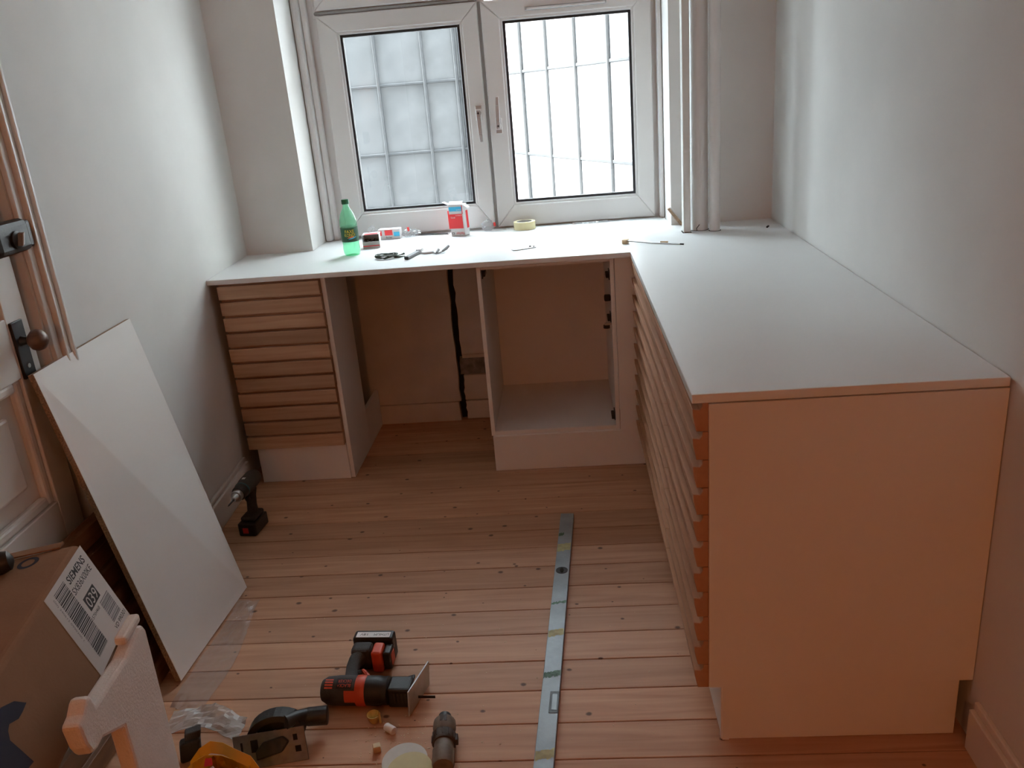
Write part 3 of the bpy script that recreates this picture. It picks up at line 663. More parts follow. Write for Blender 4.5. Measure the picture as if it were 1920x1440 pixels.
# ------------------------------------------------------------------ power tool lying on the floor (jigsaw head)
t = thing('cordless_jigsaw', (.86, -1.84, 0), 'orange and black cordless jigsaw tool lying on its side', 'power tool')
O = V((.746, -1.912, .040)); U = V((.995, -.045, 0)).normalized(); W_ = V((.045, .995, 0)).normalized(); Z_ = V((0, 0, 1))
def tl(u, v, w=0): return O + U * u + W_ * v + Z_ * w
MB().lathe([(.012, .0), (.028, .004), (.036, .018), (.039, .05), (.039, .105), (.037, .118)], O, U, 24).build('motor_housing', 'rubber', t, smooth=True)
MB().lathe([(.0395, .100), (.0402, .104), (.0402, .122), (.0385, .126)], O, U, 24).build('orange_band', 'orange', t, smooth=True)
MB().lathe([(.0385, .1262), (.0385, .158), (.036, .172), (.037, .176), (.037, .184), (.033, .187)], O, U, 24).build('head_collar', 'black', t, smooth=True)
hd = MB().obox(tl(.186, -.028, -.034), U * .062, W_ * .056, Z_ * .060).build('jigsaw_head', 'black', t, bevel=.006)
for k in range(4): MB().obox(tl(.203 + k * .010, -.0285, -.018), U * .005, W_ * -.0015, Z_ * .032).build('vent_rib', 'rubber', hd)
MB().prism([tl(.190, .028, .010), tl(.248, .045, .018), tl(.248, .020, .018), tl(.190, .010, .010)], Z_ * -.012).build('head_web', 'black', hd, bevel=.003)
MB().obox(tl(.244, -.056, -.037), U * .004 - W_ * .0012, W_ * .125 + U * .030, Z_ * .078 + U * .006).build('shoe_plate', 'steel', t, bevel=.0018)
MB().obox(tl(.2535, -.004, -.022), U * .055, W_ * .0015, Z_ * .008).build('saw_blade', 'iron', t)
# printed field and vents on the upper side
def arc(u0, u1, a0, a1, r, nm, m, n=8):
    vs = []; 
    for i in range(n + 1):
        a = math.radians(a0 + (a1 - a0) * i / n)
        for u in (u0, u1): vs.append(tl(u, -math.sin(a) * r, math.cos(a) * r))
    return link_mesh(nm, vs, [(2 * i, 2 * i + 1, 2 * i + 3, 2 * i + 2) for i in range(n)], m, t)
for k in range(4): arc(.018, .040, 5 + k * 11, 12 + k * 11, .0396, 'cooling_vent', 'orange')
arc(.050, .092, 2, 44, .0394, 'name_plate', 'ink')
for j, s in enumerate(('BLACK+', 'DECKER')):
    def fb(a, b_, j=j):
        ang = math.radians(8 + (1 - j) * 18) + b_ / .0397
        return tl(.089 - a, -math.sin(ang) * .0398, math.cos(ang) * .0398)
    text(s, O, U, W_, 'orange', t, width=.036, height=.009, fn=fb)
arc(.072, .101, 52, 100, .0396, 'orange_flash', 'orange')
# handle, guard and battery
MB().tube([tl(.072, .030, 0), tl(.066, .060, .0), tl(.060, .09, .002), tl(.062, .115, .004), tl(.07, .135, .006)], [.023, .019, .0185, .021, .026], 16).build('grip', 'rubber', t, smooth=True)
MB().tube([tl(.115, .036, .006), tl(.112, .052, .006), tl(.100, .066, .006), tl(.094, .074, .006)], [.008, .007, .006, .005], 8).build('trigger_guard', 'orange', t, smooth=True)
MB().obox(tl(.095, .034, -.010), U * .060, W_ * .008, Z_ * .020).build('guard_base', 'orange', t, bevel=.004)
MB().tube([tl(.082, .062, .004), tl(.092, .066, .004)], .009, 10).build('trigger', 'black', t, smooth=True)
MB().obox(tl(.045, .122, -.036), U * .060, W_ * .046, Z_ * .070).build('battery_mount', 'rubber', t, bevel=.012, seg=3)
MB().obox(tl(.1052, .115, -.037), U * .032, W_ * .052, Z_ * .068).build('mount_flank', 'orange', t, bevel=.008, seg=3)
bt = MB().obox(tl(.040, .1685, -.0385), U * .118, W_ * .042, Z_ * .078).build('battery', 'black', t, bevel=.008, seg=3)
MB().obox(tl(.138, .122, -.032), U * .022, W_ * .046, Z_ * .056).build('battery_side', 'black', bt, bevel=.006, seg=3)
MB().obox(tl(.1603, .130, -.022), U * .0015, W_ * .030, Z_ * .036).build('release_button', 'orange', bt, bevel=.0005)
MB().obox(tl(.050, .174, .0396), U * .098, W_ * .024, Z_ * .0006).build('battery_label', 'boxwhite', bt)
text('LITHIUM', O, U, W_, 'ink', bt, width=.042, height=.010, fn=lambda a, b_: tl(.143 - a, .191 - b_, .0406))
text('18V', O, U, W_, 'ink', bt, width=.022, height=.010, fn=lambda a, b_: tl(.082 - a, .191 - b_, .0406))

# ------------------------------------------------------------------ circular saw attachment
t = thing('saw_attachment', (.66, -2.09, 0), 'black circular saw attachment with a steel base plate on the planks', 'saw attachment')
p0 = V((.590, -2.150, .001)); pu = V((.172, .034, 0)); pv = V((-.018, .048, .062))
nrm = pu.cross(pv).normalized()
if nrm.y > 0: nrm = -nrm
pl_ = MB().obox(p0, pu, pv, -nrm * .004).build('base_plate', 'dullsteel', t, bevel=.0015)
def pp(a, b_, w=0): return p0 + pu * a + pv * b_ + nrm * w
for a, c_, w, h in [(.10, .52, .03, .26), (.24, .45, .10, .36), (.83, .62, .06, .18), (.84, .28, .08, .18)]:
    MB().obox(pp(a, c_, .0003), pu * w, pv * h, nrm * .0006).build('slot', 'void', pl_)
MB().prism([pp(.30, .20, .001), pp(.66, .34, .001), pp(.78, .62, .001), pp(.70, .80, .001), pp(.42, .72, .001), pp(.30, .45, .001)], nrm * .010).build('blade_hub', 'black', t, bevel=.004)
# arched guard behind the plate
gc = V((.672, -2.082, .040)); gu = pu.normalized(); b = MB()
for i in range(14):
    a0 = math.pi * (i / 14) ; a1 = math.pi * ((i + 1) / 14)
    q = []
    for a_, r_ in ((a0, .052), (a0, .072), (a1, .072), (a1, .052)): q.append(gc + gu * -math.cos(a_) * r_ + V((0, .012, .06)).normalized() * math.sin(a_) * r_ * .78)
    b.prism(q, V((0, .030, .004)))
b.build('blade_guard', 'black', t)
MB().lathe([(.050, 0), (.050, .002)], gc + V((0, .012, 0)), (0, -1, .2), 28).build('saw_blade', 'iron', t)
MB().lathe([(.012, 0), (.010, .006)], gc + V((0, .008, .004)), (0, -1, .2), 14).build('blade_bolt', 'steel', t)
MB().tube([(.700, -2.070, .076), (.722, -2.045, .070), (.742, -2.028, .058)], [.018, .016, .020], 12).build('neck', 'black', t, smooth=True)
MB().lathe([(.019, 0), (.023, .010), (.024, .058), (.021, .060), (.010, .060)], V((.733, -2.030, .056)), V((.985, .17, -.08)), 20).build('coupling', 'black', t, smooth=True)

# ------------------------------------------------------------------ cylindrical attachment at the bottom
t = thing('tool_head', (1.108, -2.11, 0), 'dusty brown tool attachment lying beside the round sanding discs', 'tool attachment')
O2 = V((1.092, -2.020, .029)); d2 = V((.10, -1, -.02)).normalized()
MB().lathe([(.010, -.012), (.016, -.010), (.018, 0.0), (.015, .012)], O2, d2, 18).build('drive_nose', 'black', t, smooth=True)
MB().lathe([(.020, .004), (.028, .014), (.029, .034), (.026, .052), (.022, .056)], O2, d2, 18).build('gear_case', 'sage', t, smooth=True)
MB().obox(O2 + d2 * .014 + V((-.009, 0, .0265)), d2 * .022, V((.018, 0, 0)), V((0, 0, .0022))).build('case_window', 'dirt', t, bevel=.001)
MB().lathe([(.026, .054), (.030, .058), (.030, .082), (.027, .086)], O2, d2, 18).build('locking_ring', 'dirt', t, smooth=True)
for k in range(12):
    a_ = 2 * math.pi * k / 12; c_ = O2 + d2 * .060 + V((math.cos(a_), 0, math.sin(a_))) * .0298
    if c_.z > .012: MB().tube([c_, c_ + d2 * .020], .0018, 6).build('ring_rib', 'dirt', t)
MB().obox(O2 + d2 * .058 + V((.026, 0, -.010)), d2 * .022, V((.009, 0, 0)), V((0, 0, .018))).build('ring_lug', 'dirt', t, bevel=.002)
MB().lathe([(.024, .086), (.024, .104), (.027, .107), (.027, .150), (.024, .156)], O2, d2, 18).build('shank', 'sage', t, smooth=True)

# ------------------------------------------------------------------ small loose things on the floor
def disc(x, y, r, z, m, label):
    return tag(MB().lathe([(r, 0), (r, .0016)], (x, y, z), (0, 0, 1), 40, sq=(1, 1.05)).build('sanding_disc', m), label, 'sanding disc', 'round sanding discs on the floor')
disc(1.004, -2.128, .056, .0004, 'disc_w', 'white round sanding disc, lower one of the pair')
disc(1.022, -2.160, .055, .0024, 'disc_y', 'pale yellow round sanding disc lying on the white one')
tag(MB().lathe([(.0095, 0), (.0105, .002), (.0105, .028), (.0095, .030)], (.938, -2.020, .0105), (.8, -.6, 0), 16).build('nylon_plug', 'plug', smooth=True), 'small white nylon plug lying in front of the jigsaw', 'plug')
tag(MB().obox((.922, -2.104, .001), (.018, .006, 0), (-.006, .016, 0), (.001, 0, .018)).build('wood_offcut', 'palewood', bevel=.002), 'tiny pale wood cube next to the sanding discs', 'offcut')
t = thing('plastic_piece', (.903, -1.985, 0), 'yellowish plastic piece with a spike against the jigsaw', 'plastic piece')  # small cup-shaped yellow plastic piece
b = MB(); 
for (r0, h0), (r1, h1) in zip([(.010, .0), (.015, .012), (.018, .026)], [(.015, .012), (.018, .026), (.0185, .027)]): pass
vs = []; fs = []; n_ = 18; pr_ = [(.009, .001), (.014, .012), (.0175, .026), (.0160, .026), (.0125, .012), (.007, .004)]
for r_, h_ in pr_:
    for j in range(n_): a_ = 2 * math.pi * j / n_; vs.append(V((.900 + r_ * math.cos(a_), -1.992 + r_ * math.sin(a_), h_)))
for i in range(len(pr_) - 1):
    for j in range(n_): fs.append((i * n_ + j, i * n_ + (j + 1) % n_, (i + 1) * n_ + (j + 1) % n_, (i + 1) * n_ + j))
fs.append(tuple(range(n_ - 1, -1, -1))); fs.append(tuple(range(5 * n_, 6 * n_)))
b.add(vs, fs).build('cup', 'amber', t, smooth=True)
MB().lathe([(.0035, 0), (.003, .03), (.001, .034)], (.917, -1.995, .001), (0, 0, 1), 8).build('spike', 'amber', t, smooth=True)
# sawdust crumbs
random.seed(21)
b = MB()
for i in range(220):
    x, y = (random.gauss(.98, .07), random.gauss(-2.06, .055)) if i < 130 else (random.uniform(.55, 1.65), random.uniform(-2.2, -1.5))
    if .77 < x < .92 and y > -2.0 and y < -1.6: continue
    s = random.uniform(.0008, .002); a_ = random.uniform(0, 3.14)
    b.obox((x, y, .0003), (s * 1.6 * math.cos(a_), s * 1.6 * math.sin(a_), 0), (-s * math.sin(a_), s * math.cos(a_), 0), (0, 0, s * .6))
tag(b.build('sawdust', 'palewood'), 'pale sawdust crumbs scattered over the planks', 'sawdust', kind='stuff')

# clear film on the floor
random.seed(5)
def film(u, v):
    w = .055 + .012 * math.sin(v * 5) ; x = .352 + .01 * math.sin(v * 3.1) + (u - .4) * w * 1.7 + .06 * (1 - v) * 0
    y = -1.92 + v * .50
    return (x + random.uniform(-.002, .002), y + random.uniform(-.004, .004) - (.03 * u if v < .05 else 0), .0014 + abs(math.sin(u * 7 + v * 11)) * .004 + random.uniform(0, .002))
tag(crumple(6, 22, film, 'film_strip', 'film'), 'clear plastic film strip on the planks beside the white panel', 'plastic film')
def film2(u, v):
    return (.345 + u * .21, -2.03 + v * .08 + .03 * math.sin(u * 4), .002 + .022 * abs(math.sin(u * 5 + v * 2)) * v * .5 + random.uniform(0, .006))
tag(crumple(16, 8, film2, 'film_sheet', 'whitebag'), 'crumpled milky film behind the yellow bag', 'plastic film')
# black plastic piece beside the bag
t = thing('battery_pack', (.47, -2.09, 0), 'black plastic battery behind the yellow bag', 'battery')
MB().obox((.440, -2.130, .003), (.045, .025, 0), (-.014, .03, 0), (.006, .004, .055)).build('shell', 'black', t, bevel=.008, seg=3)
MB().obox((.452, -2.110, .057), (.034, .018, 0), (-.010, .022, 0), (.004, .004, .020)).build('terminal_block', 'rubber', t, bevel=.003)
# yellow carrier bag
random.seed(9)
t = thing('carrier_bag', (.63, -2.30, 0), 'crumpled yellow plastic carrier bag at the lower edge of the picture', 'bag')
BX, BY, BR, BH = .628, -2.305, .078, .150
def bag(u, v):
    a_ = u * 2 * math.pi; r_ = BR * (1.05 - .18 * v + .05 * math.sin(3 * a_ + v * 5))
    return (BX - math.cos(a_) * r_ * 1.05 + random.uniform(-.003, .003), BY + math.sin(a_) * r_ * .85 + random.uniform(-.003, .003), .002 + BH * v * (.93 + .06 * math.cos(a_ * 2 - 1)) + random.uniform(0, .004))
vs_ = []; fs_ = []; na, nh = 26, 7
for jj in range(nh + 1):
    for ii in range(na): vs_.append(V(bag(ii / na, jj / nh)))
for jj in range(nh):
    for ii in range(na): k2 = (ii + 1) % na; fs_.append((jj * na + ii, jj * na + k2, (jj + 1) * na + k2, (jj + 1) * na + ii))
fs_.append(tuple(range(na - 1, -1, -1)))
link_mesh('bag_wall', vs_, fs_, 'yellow', t, solid=.001)
hp = [(.556, -2.270, .150), (.566, -2.240, .158), (.588, -2.226, .166), (.620, -2.232, .166), (.655, -2.247, .160), (.694, -2.262, .154), (.722, -2.286, .140), (.716, -2.304, .132)]
b = MB()
for i in range(len(hp) - 1):
    p, q = V(hp[i]), V(hp[i + 1]); w = V((.004, -.016, -.020))
    b.add([p, q, q + w, p + w], [(0, 1, 2, 3)])
b.build('bag_handle', 'yellow', t, solid=.0012)
MB().prism([(.588, -2.262, .150), (.604, -2.264, .153), (.610, -2.276, .146), (.589, -2.276, .142)], (0, -.002, -.001)).build('red_print', 'inkred', t)
crumple(8, 5, lambda u, v: (.590 + u * .075, -2.275 - v * .05, .120 + .012 * math.sin(u * 8 + v * 5) + random.uniform(0, .010)), 'paper_inside', 'boxwhite', t)

# ------------------------------------------------------------------ drill standing by the left wall
t = thing('cordless_drill', (.205, -.925, 0), 'black cordless drill standing on its red-marked battery by the left wall', 'drill')
bx = V((.205, -.925, 0)); ax = V((-.10, -1, 0)).normalized(); sd_ = V((1, -.10, 0)).normalized()
def dl_(a, s, z): return bx + ax * a + sd_ * s + V((0, 0, z))
MB().prism([dl_(-.050, -.036, .0), dl_(.055, -.036, .0), dl_(.062, -.030, .0), dl_(.062, .030, .0), dl_(.055, .036, .0), dl_(-.050, .036, .0)], (0, 0, .050)).build('battery', 'black', t, bevel=.008, seg=3)
MB().obox(dl_(.0622, -.014, .014), ax * .0012, sd_ * .022, V((0, 0, .022))).build('battery_button', 'redp', t, bevel=.0005)
MB().obox(dl_(-.045, -.030, .0505), ax * .085, sd_ * .060, V((0, 0, .018))).build('foot', 'rubber', t, bevel=.008, seg=3)
MB().tube([dl_(-.012, 0, .066), dl_(-.015, 0, .10), dl_(-.022, 0, .135), dl_(-.028, 0, .16)], [.021, .0185, .019, .023], 14).build('grip', 'rubber', t, smooth=True)
MB().tube([dl_(.006, 0, .128), dl_(.012, 0, .145)], .010, 10).build('trigger', 'black', t, smooth=True)
H0 = dl_(-.085, 0, .190); hx = (ax + V((0, 0, -.06))).normalized()
MB().lathe([(.014, 0), (.026, .006), (.032, .025), (.033, .08), (.030, .105), (.028, .112)], H0, hx, 20).build('motor_housing', 'rubber', t, smooth=True)
MB().lathe([(.0290, .112), (.0305, .114), (.0305, .118), (.029, .120)], H0, hx, 20).build('torque_ring', 'teal', t, smooth=True)
MB().lathe([(.0285, .1202), (.028, .145), (.024, .150)], H0, hx, 20).build('gear_collar', 'black', t, smooth=True)
MB().lathe([(.021, .150), (.0225, .153), (.0225, .166), (.020, .169)], H0, hx, 20).build('chuck', 'steel', t, smooth=True)
MB().lathe([(.016, .169), (.015, .178), (.009, .190)], H0, hx, 16).build('chuck_jaw', 'steel', t, smooth=True)
MB().lathe([(.0035, .188), (.003, .226), (.001, .236)], H0, hx, 8).build('drill_bit', 'iron', t, smooth=True)
MB().obox(H0 + hx * .085 + V((0, 0, .0325)) - sd_ * .006, hx * .012, sd_ * .012, V((0, 0, .001))).build('speed_mark', 'boxwhite', t)

# ------------------------------------------------------------------ things on the worktop
def cyl_text(s, c, r, z, w, h, a_mid, m, par):
    def fn(a, b_):
        ang = a_mid + (a - w / 2) / r
        return V((c.x + r * math.cos(ang), c.y + r * math.sin(ang), z + b_))
    text(s, (0, 0, 0), (1, 0, 0), (0, 0, 1), m, par, width=w, height=h, fn=fn)
# bottle
bc = V((.545, -.175, ZT)); t = thing('soda_bottle', bc, 'green plastic soda bottle with a dark green cap on the worktop', 'bottle')
MB().lathe([(0.0198, .0006), (0.0297, .001), (0.0347, .010), (0.0363, .03), (0.0347, .046), (0.0358, .060), (0.0358, .120), (0.0369, .130), (0.0358, .150), (0.0286, .176), (0.0155, .200), (0.0125, .208), (0.0125, .216)], bc, (0, 0, 1), 28).build('bottle_body', 'pet', t, smooth=True)
MB().lathe([(0.0160, .003), (0.0275, .005), (0.0330, .012), (0.0343, .03), (0.0330, .046), (0.0339, .060), (0.0339, .124)], bc, (0, 0, 1), 24).build('drink', 'drink', t, smooth=True)
MB().lathe([(0.0155, .2165), (0.0160, .218), (0.0160, .233), (0.0145, .236)], bc, (0, 0, 1), 24).build('cap', 'capgreen', t, smooth=True)
MB().lathe([(0.0369, .060), (0.0370, .061), (0.0370, .119), (0.0369, .120)], bc, (0, 0, 1), 32).build('sleeve', 'sleeve', t, smooth=True)
am = math.atan2(CAM.y - bc.y, CAM.x - bc.x)
cyl_text('FAXE', bc, .0374, ZT + .098, .040, .013, am, 'inkyellow', t)
cyl_text('KONDI', bc, .0374, ZT + .083, .046, .013, am, 'inkyellow', t)
def swoosh(m, z0, z1, x0, x1, nm):
    n_ = 10; vs = []
    for i in range(n_ + 1):
        f_ = i / n_; ang = am + (x0 + (x1 - x0) * f_) / .034; zz = ZT + z0 + (z1 - z0) * f_ ** 2
        hgt = .006 * math.sin(math.pi * f_) + .0006
        for dz in (0, hgt): vs.append(V((bc.x + .0375 * math.cos(ang), bc.y + .0375 * math.sin(ang), zz + dz)))
    link_mesh(nm, vs, [(2 * i, 2 * i + 2, 2 * i + 3, 2 * i + 1) for i in range(n_)], m, t)
swoosh('inkorange', .076, .080, -.012, .018, 'orange_swoosh'); swoosh('inkcyan', .071, .080, -.008, .026, 'blue_swoosh')
# open box of screws
r_ = thing('screw_box', (.602, -.02, ZT), 'open white and red carton full of dark screws beside the bottle', 'box', 'red and white cartons on the worktop')
a0 = V((.567, -.060, ZT + .001)); ux = V((.074, .010, 0)); uy = V((-.010, .075, 0)); hz = .056
MB().obox(a0, ux, uy, (0, 0, .002)).build('carton_floor', 'boxwhite', r_)
for o_, e_, f_ in [(a0 + V((0, 0, .0021)), ux, uy.normalized() * .0012), (a0 + uy - uy.normalized() * .0012 + V((0, 0, .0021)), ux, uy.normalized() * .0012)]:
    MB().obox(o_, e_, f_, (0, 0, .028 if f_ is not None and o_.y < 0 - .03 else hz)).build('carton_wall', 'boxgrey', r_)
for o_ in (a0 + V((0, 0, .0021)), a0 + ux - ux.normalized() * .0012 + V((0, 0, .0021))):
    MB().obox(o_ + uy.normalized() * .0013, uy - uy.normalized() * .0026, ux.normalized() * .0012, (0, 0, hz)).build('carton_wall', 'boxwhite', r_)
MB().obox(a0 + V((0, 0, .009)) - uy.normalized() * .0006, ux, uy.normalized() * .0005, (0, 0, .004)).build('red_stripe', 'inkred', r_)
MB().obox(a0 + V((0, .012, hz + .0022)), ux * 1.02, uy * .86, (0, 0, .0012)).build('carton_lid', 'boxwhite', r_)
MB().obox(a0 + V((0, .011, hz + .0036)) + ux * .1, ux * .8, uy * .5, (0, 0, .0004)).build('lid_print', 'inkred', r_)
random.seed(4)
b = MB()
for i in range(70):
    p = a0 + ux * random.uniform(.08, .92) + uy * random.uniform(.1, .9) + V((0, 0, random.uniform(.006, .032)))
    q = V((random.uniform(-1, 1), random.uniform(-1, 1), random.uniform(-.3, .3))).normalized() * .008
    b.tube([p - q, p + q * .7, p + q * .72, p + q], [.0008, .0015, .0032, .0032], 6)
o_ = b.build('screws', 'screwdark', r_); o_['kind'] = 'stuff'
# small carton
r_ = thing('screw_box', (.645, .18, ZT), 'small closed red and white carton lying under the window', 'box', 'red and white cartons on the worktop')
a0 = V((.592, .165, ZT + .001)); ux = V((.102, -.004, 0)); uy = V((.002, .045, 0))
MB().obox(a0, ux, uy, (0, 0, .046)).build('carton_body', 'boxwhite', r_, bevel=.001)
fy = V((0, -.0006, 0))
for x0_, x1_, z0_, z1_, m_ in [(.02, .16, .018, .041, 'inkred'), (.30, .66, .018, .042, 'inkred'), (.72, .99, .012, .032, 'inkcyan')]:
    MB().obox(a0 + ux * x0_ + fy * 1.5 + V((0, 0, z0_)), ux * (x1_ - x0_), fy * .5, (0, 0, z1_ - z0_)).build('carton_print', m_, r_)
text('fischer', a0 + ux * .34 + fy * 2 + V((0, 0, .004)), ux, (0, 0, 1), 'ink', r_, width=.030, height=.009)
# tall carton, standing upside down
r_ = thing('screw_box', (.975, .15, ZT), 'tall red and white carton with open flaps standing in front of the window', 'box', 'red and white cartons on the worktop')
a0 = V((.942, .118, ZT + .001)); ux = V((.066, -.012, 0)); uy = V((.016, .046, 0)); up_ = V((-.004, .004, .142)); nyy = -V((-ux.y, ux.x, 0)).normalized()
MB().obox(a0, ux, uy, up_).build('carton_body', 'boxwhite', r_, bevel=.001)
def tb(u0, u1, v0, v1, m_, nm, w=.0006): MB().obox(a0 + ux * u0 + up_ * v0 + nyy * w, ux * (u1 - u0), up_ * (v1 - v0), nyy * .0003).build(nm, m_, r_)
tb(.0, .93, .24, .70, 'inkred', 'carton_print'); tb(.03, .93, .79, .93, 'inkcyan', 'carton_print'); tb(.93, .985, .70, .97, 'inkred', 'carton_print')
def tt(s, u1, v, w, h, m_): text(s, a0, -ux, -up_, m_, r_, width=w, height=h, fn=lambda a, b_: a0 + ux * u1 - ux.normalized() * a + up_.normalized() * (v * .142 - b_) + nyy * .0014)
tt('fischer', .95, .125, .040, .013, 'inkred'); tt('FFS', .40, .62, .020, .007, 'boxwhite'); tt('5,0x70', .90, .86, .024, .007, 'boxwhite'); tt('SCREWS', .9, .67, .03, .004, 'boxwhite')
tb(.05, .24, .055, .115, 'ink', 'carton_print'); tb(.08, .21, .068, .102, 'boxwhite', 'carton_print', .001)
sxn = ux.normalized()
MB().obox(a0 + ux + sxn * .0004 + uy * .55 + up_ * .22, uy * .44, up_ * .56, sxn * .0005).build('carton_print', 'inkred', r_)
MB().obox(a0 + uy * .25 + ux * -.005 + up_ * .22, uy * .7, up_ * .58, -sxn * .012 + V((0, 0, 0))).build('carton_flank', 'inkred', r_)
MB().obox(a0 + up_ + ux * .02, ux * .96, V((.004, .020, .012)), V((0, .0004, .0009))).build('flap', 'boxwhite', r_)
MB().obox(a0 + up_ * .99, V((-.026, .004, .014)), uy * .5, V((0, 0, .0009))).build('flap', 'boxwhite', r_)
MB().obox(a0 + ux + up_ * .99, V((.022, .004, -.016)), uy * .6, V((0, 0, .0009))).build('flap', 'boxwhite', r_)
# clear bags with clips
def baggie(x, y, w, h, label, seed, clip):
    random.seed(seed)
    r = thing('plastic_bag', (x, y, ZT), label, 'plastic bag', 'small clear plastic bags under the window')
    def f(u, v):
        a_ = u * 2 * math.pi; rr = w * .5 * (math.sin(math.pi * (.08 + .9 * v)) ** .6) * (1 + random.uniform(-.25, .25))
        if v > .93: rr *= .3
        return (x + math.cos(a_) * rr, y + math.sin(a_) * rr * .4, ZT + .002 + h * v + random.uniform(-.002, .002) * (v > .1))
    crumple(14, 7, f, 'bag_film', 'baggie', r, .0004)
    if clip: MB().obox((x + clip[0], y - .02, ZT + clip[1]), (.010, 0, .002), (0, .006, 0), (-.002, 0, .018)).build('clip', 'redp', r, bevel=.001)
baggie(.725, .19, .055, .036, 'clear bag with a red clip right of the small carton', 1, (.005, .030))
baggie(.760, .205, .05, .030, 'crumpled empty clear bag left of the tall carton', 6, None)
baggie(1.105, .20, .060, .052, 'clear bag with a red clip left of the tape roll', 2, (.030, .022))
baggie(.575, .12, .045, .075, 'upright clear bag with a red tip behind the open screw box', 3, (-.018, .030))
# flat film under the right casement
random.seed(13)
tag(crumple(14, 4, lambda u, v: (1.50 + u * .17, .205 + v * .03, ZT + .0015 + random.uniform(0, .006)), 'film_scrap', 'baggie'), 'flat clear film scrap under the right casement', 'plastic film')
# saw blade strip
r_ = thing('blade_strip', (.83, .20, ZT), 'long dark metal strip lying left of the tall carton', 'metal strip')
MB().obox((.755, .212, ZT + .0008), (.165, -.040, 0), (.004, .018, 0), (0, 0, .004)).build('strip', 'satin', r_, bevel=.0008)
MB().obox((.756, .2125, ZT + .005), (.160, -.039, 0), (.001, .005, 0), (0, 0, .003)).build('edge', 'ink', r_)
# tape
tp_ = V((1.278, .185, ZT)); r_ = thing('tape_roll', tp_, 'roll of cream masking tape under the window', 'tape')
vs = []; fs = []; n_ = 36; pr_ = [(.050, .0006), (.050, .036), (.037, .036), (.037, .0006)]
for q, h_ in pr_:
    for j in range(n_): a_ = 2 * math.pi * j / n_; vs.append(tp_ + V((q * math.cos(a_), q * math.sin(a_), h_)))
for i in range(4):
    for j in range(n_): fs.append((i * n_ + j, i * n_ + (j + 1) % n_, ((i + 1) % 4) * n_ + (j + 1) % n_, ((i + 1) % 4) * n_ + j))
MB().add(vs, fs).build('tape_winding', 'tape', r_, smooth=True)
vs = []; fs = []; pr_ = [(.0368, .0008), (.0368, .0362), (.0350, .0362), (.0350, .0008)]
for q, h_ in pr_:
    for j in range(n_): a_ = 2 * math.pi * j / n_; vs.append(tp_ + V((q * math.cos(a_), q * math.sin(a_), h_)))
for i in range(4):
    for j in range(n_): fs.append((i * n_ + j, i * n_ + (j + 1) % n_, ((i + 1) % 4) * n_ + (j + 1) % n_, ((i + 1) % 4) * n_ + j))
MB().add(vs, fs).build('core', 'boxgrey', r_, smooth=True)
# coiled cord
random.seed(2)
cc = V((.722, -.312, ZT)); r_ = thing('earphone_cord', cc, 'dark green coiled cord with small plugs in front of the screw box', 'cord')
pts = []
for i in range(120):
    a_ = i * .42; q = .034 + .009 * math.sin(i * .9) ; pts.append(cc + V((q * 1.15 * math.cos(a_), q * .85 * math.sin(a_), .003 + .012 * abs(math.sin(i * .31)))))
MB().tube(pts, .0019, 6).build('coil', 'cord', r_, smooth=True)
MB().tube([cc + V((.036, .010, .004)), cc + V((.055, .022, .006)), cc + V((.068, .034, .008))], [.0018, .0022, .0045], 8).build('plug', 'cord', r_, smooth=True)
MB().tube([cc + V((.034, -.012, .004)), cc + V((.056, -.012, .004)), cc + V((.078, -.004, .004))], [.0045, .004, .0012], 8).build('plug', 'cord', r_, smooth=True)
# grey tool
r_ = thing('grey_handtool', (.83, -.29, ZT), 'grey handled hand tool next to the coiled cord', 'hand tool')
MB().obox((.808, -.385, ZT + .001), (.018, -.006, 0), (.030, .125, 0), (0, 0, .013)).build('handle', 'greycord', r_, bevel=.004)
MB().obox((.808, -.386, ZT + .002), (.018, -.006, 0), (.002, .010, 0), (0, 0, .0125)).build('end_cap', 'black', r_, bevel=.003)
MB().obox((.836, -.262, ZT + .001), (.022, -.002, 0), (.004, .050, 0), (0, 0, .018)).build('head', 'steel', r_, bevel=.004)
tag(MB().lathe([(.024, .0008), (.027, .004), (.025, .009), (.010, .011)], (.886, -.262, ZT), (0, 0, 1), 24).build('plastic_cover', 'boxwhite', smooth=True), 'small round white cover beside the grey hand tool', 'cover')
r_ = thing('grey_cable', (.93, -.28, ZT), 'short grey cable with two plugs right of the white cover', 'cable')
MB().tube([(.875, -.215, ZT + .004), (.905, -.265, ZT + .004), (.928, -.312, ZT + .005), (.945, -.300, ZT + .006), (.960, -.275, ZT + .008)], .0028, 8).build('wire', 'greycord', r_, smooth=True)
MB().tube([(.952, -.285, ZT + .008), (.966, -.262, ZT + .014), (.974, -.245, ZT + .020)], [.004, .0065, .006], 10).build('plug', 'greycord', r_, smooth=True)
MB().tube([(.930, -.302, ZT + .006), (.936, -.280, ZT + .014)], [.0045, .006], 10).build('plug', 'greycord', r_, smooth=True)
# flat plate
r_ = thing('metal_plate', (1.295, -.315, ZT), 'flat rounded metal plate in the middle of the worktop', 'metal plate')
MB().prism([(1.243, -.338, ZT + .0008), (1.250, -.350, ZT + .0008), (1.268, -.352, ZT + .0008), (1.344, -.312, ZT + .0008), (1.325, -.280, ZT + .0008), (1.256, -.305, ZT + .0008)], (0, 0, .003)).build('plate', 'steel', r_, bevel=.001)
MB().lathe([(.005, 0), (.005, .004)], (1.318, -.300, ZT + .0038), (0, 0, 1), 10).build('rivet', 'iron', r_)
MB().lathe([(.004, 0), (.004, .003)], (1.334, -.306, ZT + .0038), (0, 0, 1), 10).build('rivet', 'iron', r_)
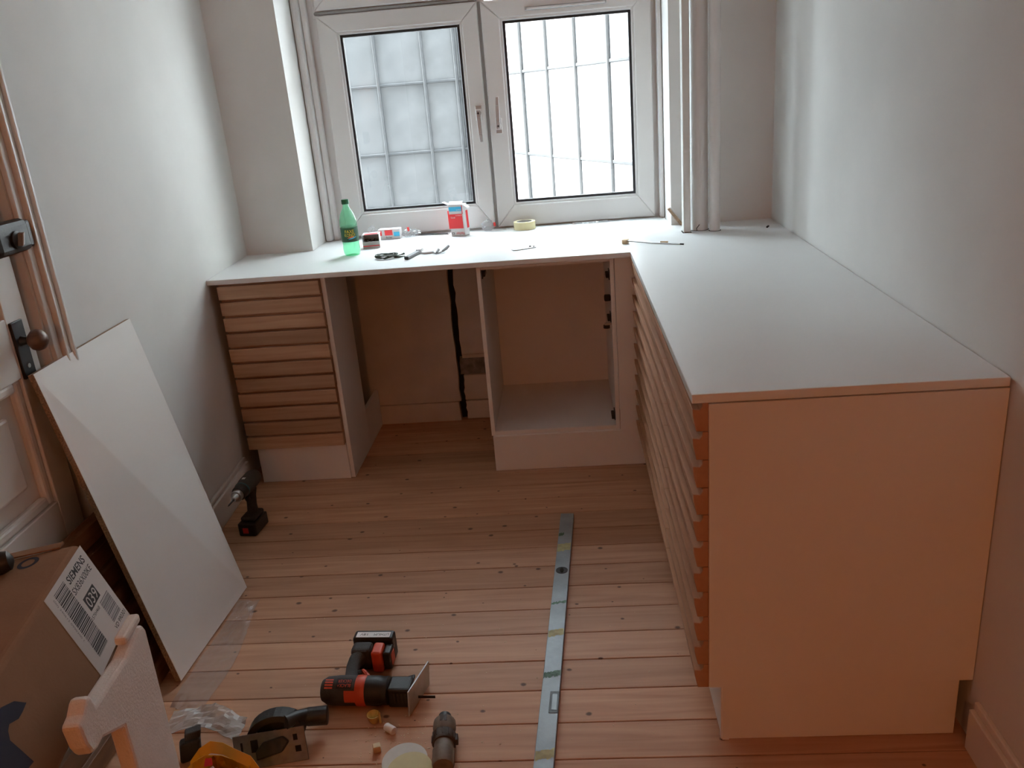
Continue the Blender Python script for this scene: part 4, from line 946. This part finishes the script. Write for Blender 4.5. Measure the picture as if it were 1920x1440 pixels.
# stick with foot
r_ = thing('marking_stick', (1.80, -.41, ZT), 'thin pale stick with a wooden foot on the worktop corner', 'stick')
MB().obox((1.688, -.372, ZT + .001), (.018, -.008, 0), (.012, .030, 0), (0, 0, .016)).build('foot', 'palewood', r_, bevel=.001)
MB().tube([(1.700, -.362, ZT + .012), (1.800, -.408, ZT + .004), (1.905, -.466, ZT + .0032)], .0028, 8).build('rod', 'steel', r_, smooth=True)
MB().tube([(1.905, -.466, ZT + .0032), (1.918, -.473, ZT + .003)], .003, 8).build('tip', 'ink', r_)
tag(MB().lathe([(.0042, 0), (.0045, .001), (.0045, .029), (.0042, .030)], (1.836, -.408, ZT + .0046), (.93, -.30, 0), 12).build('wood_dowel', 'palewood', smooth=True), 'short wooden dowel lying beside the thin stick', 'dowel')
# chipboard offcut leaning in the niche corner
r_ = thing('chipboard_offcut', (1.95, -.06, ZT), 'chipboard offcut leaning on the niche corner by the white batten', 'offcut')
MB().prism([(1.912, -.032, .972), (1.920, -.032, .978), (1.975, -.034, .910), (1.975, -.034, .900), (1.966, -.034, .900)], (-.002, .012, 0)).build('cut_edge', 'chip', r_)
MB().prism([(1.917, -.0195, .973), (1.923, -.0195, .979), (1.980, -.020, .908), (1.979, -.020, .900), (1.972, -.020, .900)], (0, .010, .002)).build('white_face', 'laminate', r_)
tag(MB().obox((2.285, -.235, ZT + .0008), (.012, .026, 0), (.006, -.003, 0), (0, 0, .006)).build('screw_plug', 'ink', bevel=.001), 'small dark plug lying near the back right corner', 'plug')

# ------------------------------------------------------------------ unseen warm lamp added behind the viewer for the orange light
LX, LY, LZ = 1.25, -5.4, 1.42
r_ = thing('unseen_warm_lamp', (LX, LY, 0), 'unseen lit globe lamp added behind the viewer for the warm light on the end panel', 'lamp')
MB().lathe([(.14, .001), (.14, .018), (.03, .03)], (LX, LY, 0), (0, 0, 1), 28).build('base', 'black', r_, smooth=True)
MB().lathe([(.011, .03), (.011, LZ - .12)], (LX, LY, 0), (0, 0, 1), 12).build('pole', 'black', r_, smooth=True)
MB().lathe([(.025, LZ - .12), (.03, LZ - .075), (.02, LZ - .07)], (LX, LY, 0), (0, 0, 1), 16).build('socket', 'black', r_, smooth=True)
MB().lathe([(.07 * math.sin(math.pi * k / 12) + .001, LZ - .07 * math.cos(math.pi * k / 12)) for k in range(13)], (LX, LY, 0), (0, 0, 1), 24).build('globe', 'bulb', r_, smooth=True)
ld = bpy.data.lights.new('bulb_light', 'POINT'); ld.energy = 41.0; ld.color = (1.0, 0.33, 0.10); ld.shadow_soft_size = .08
lo_ = bpy.data.objects.new('bulb_light', ld); COL.objects.link(lo_); place(lo_, V((LX, LY + .0, LZ + .16)), r_)
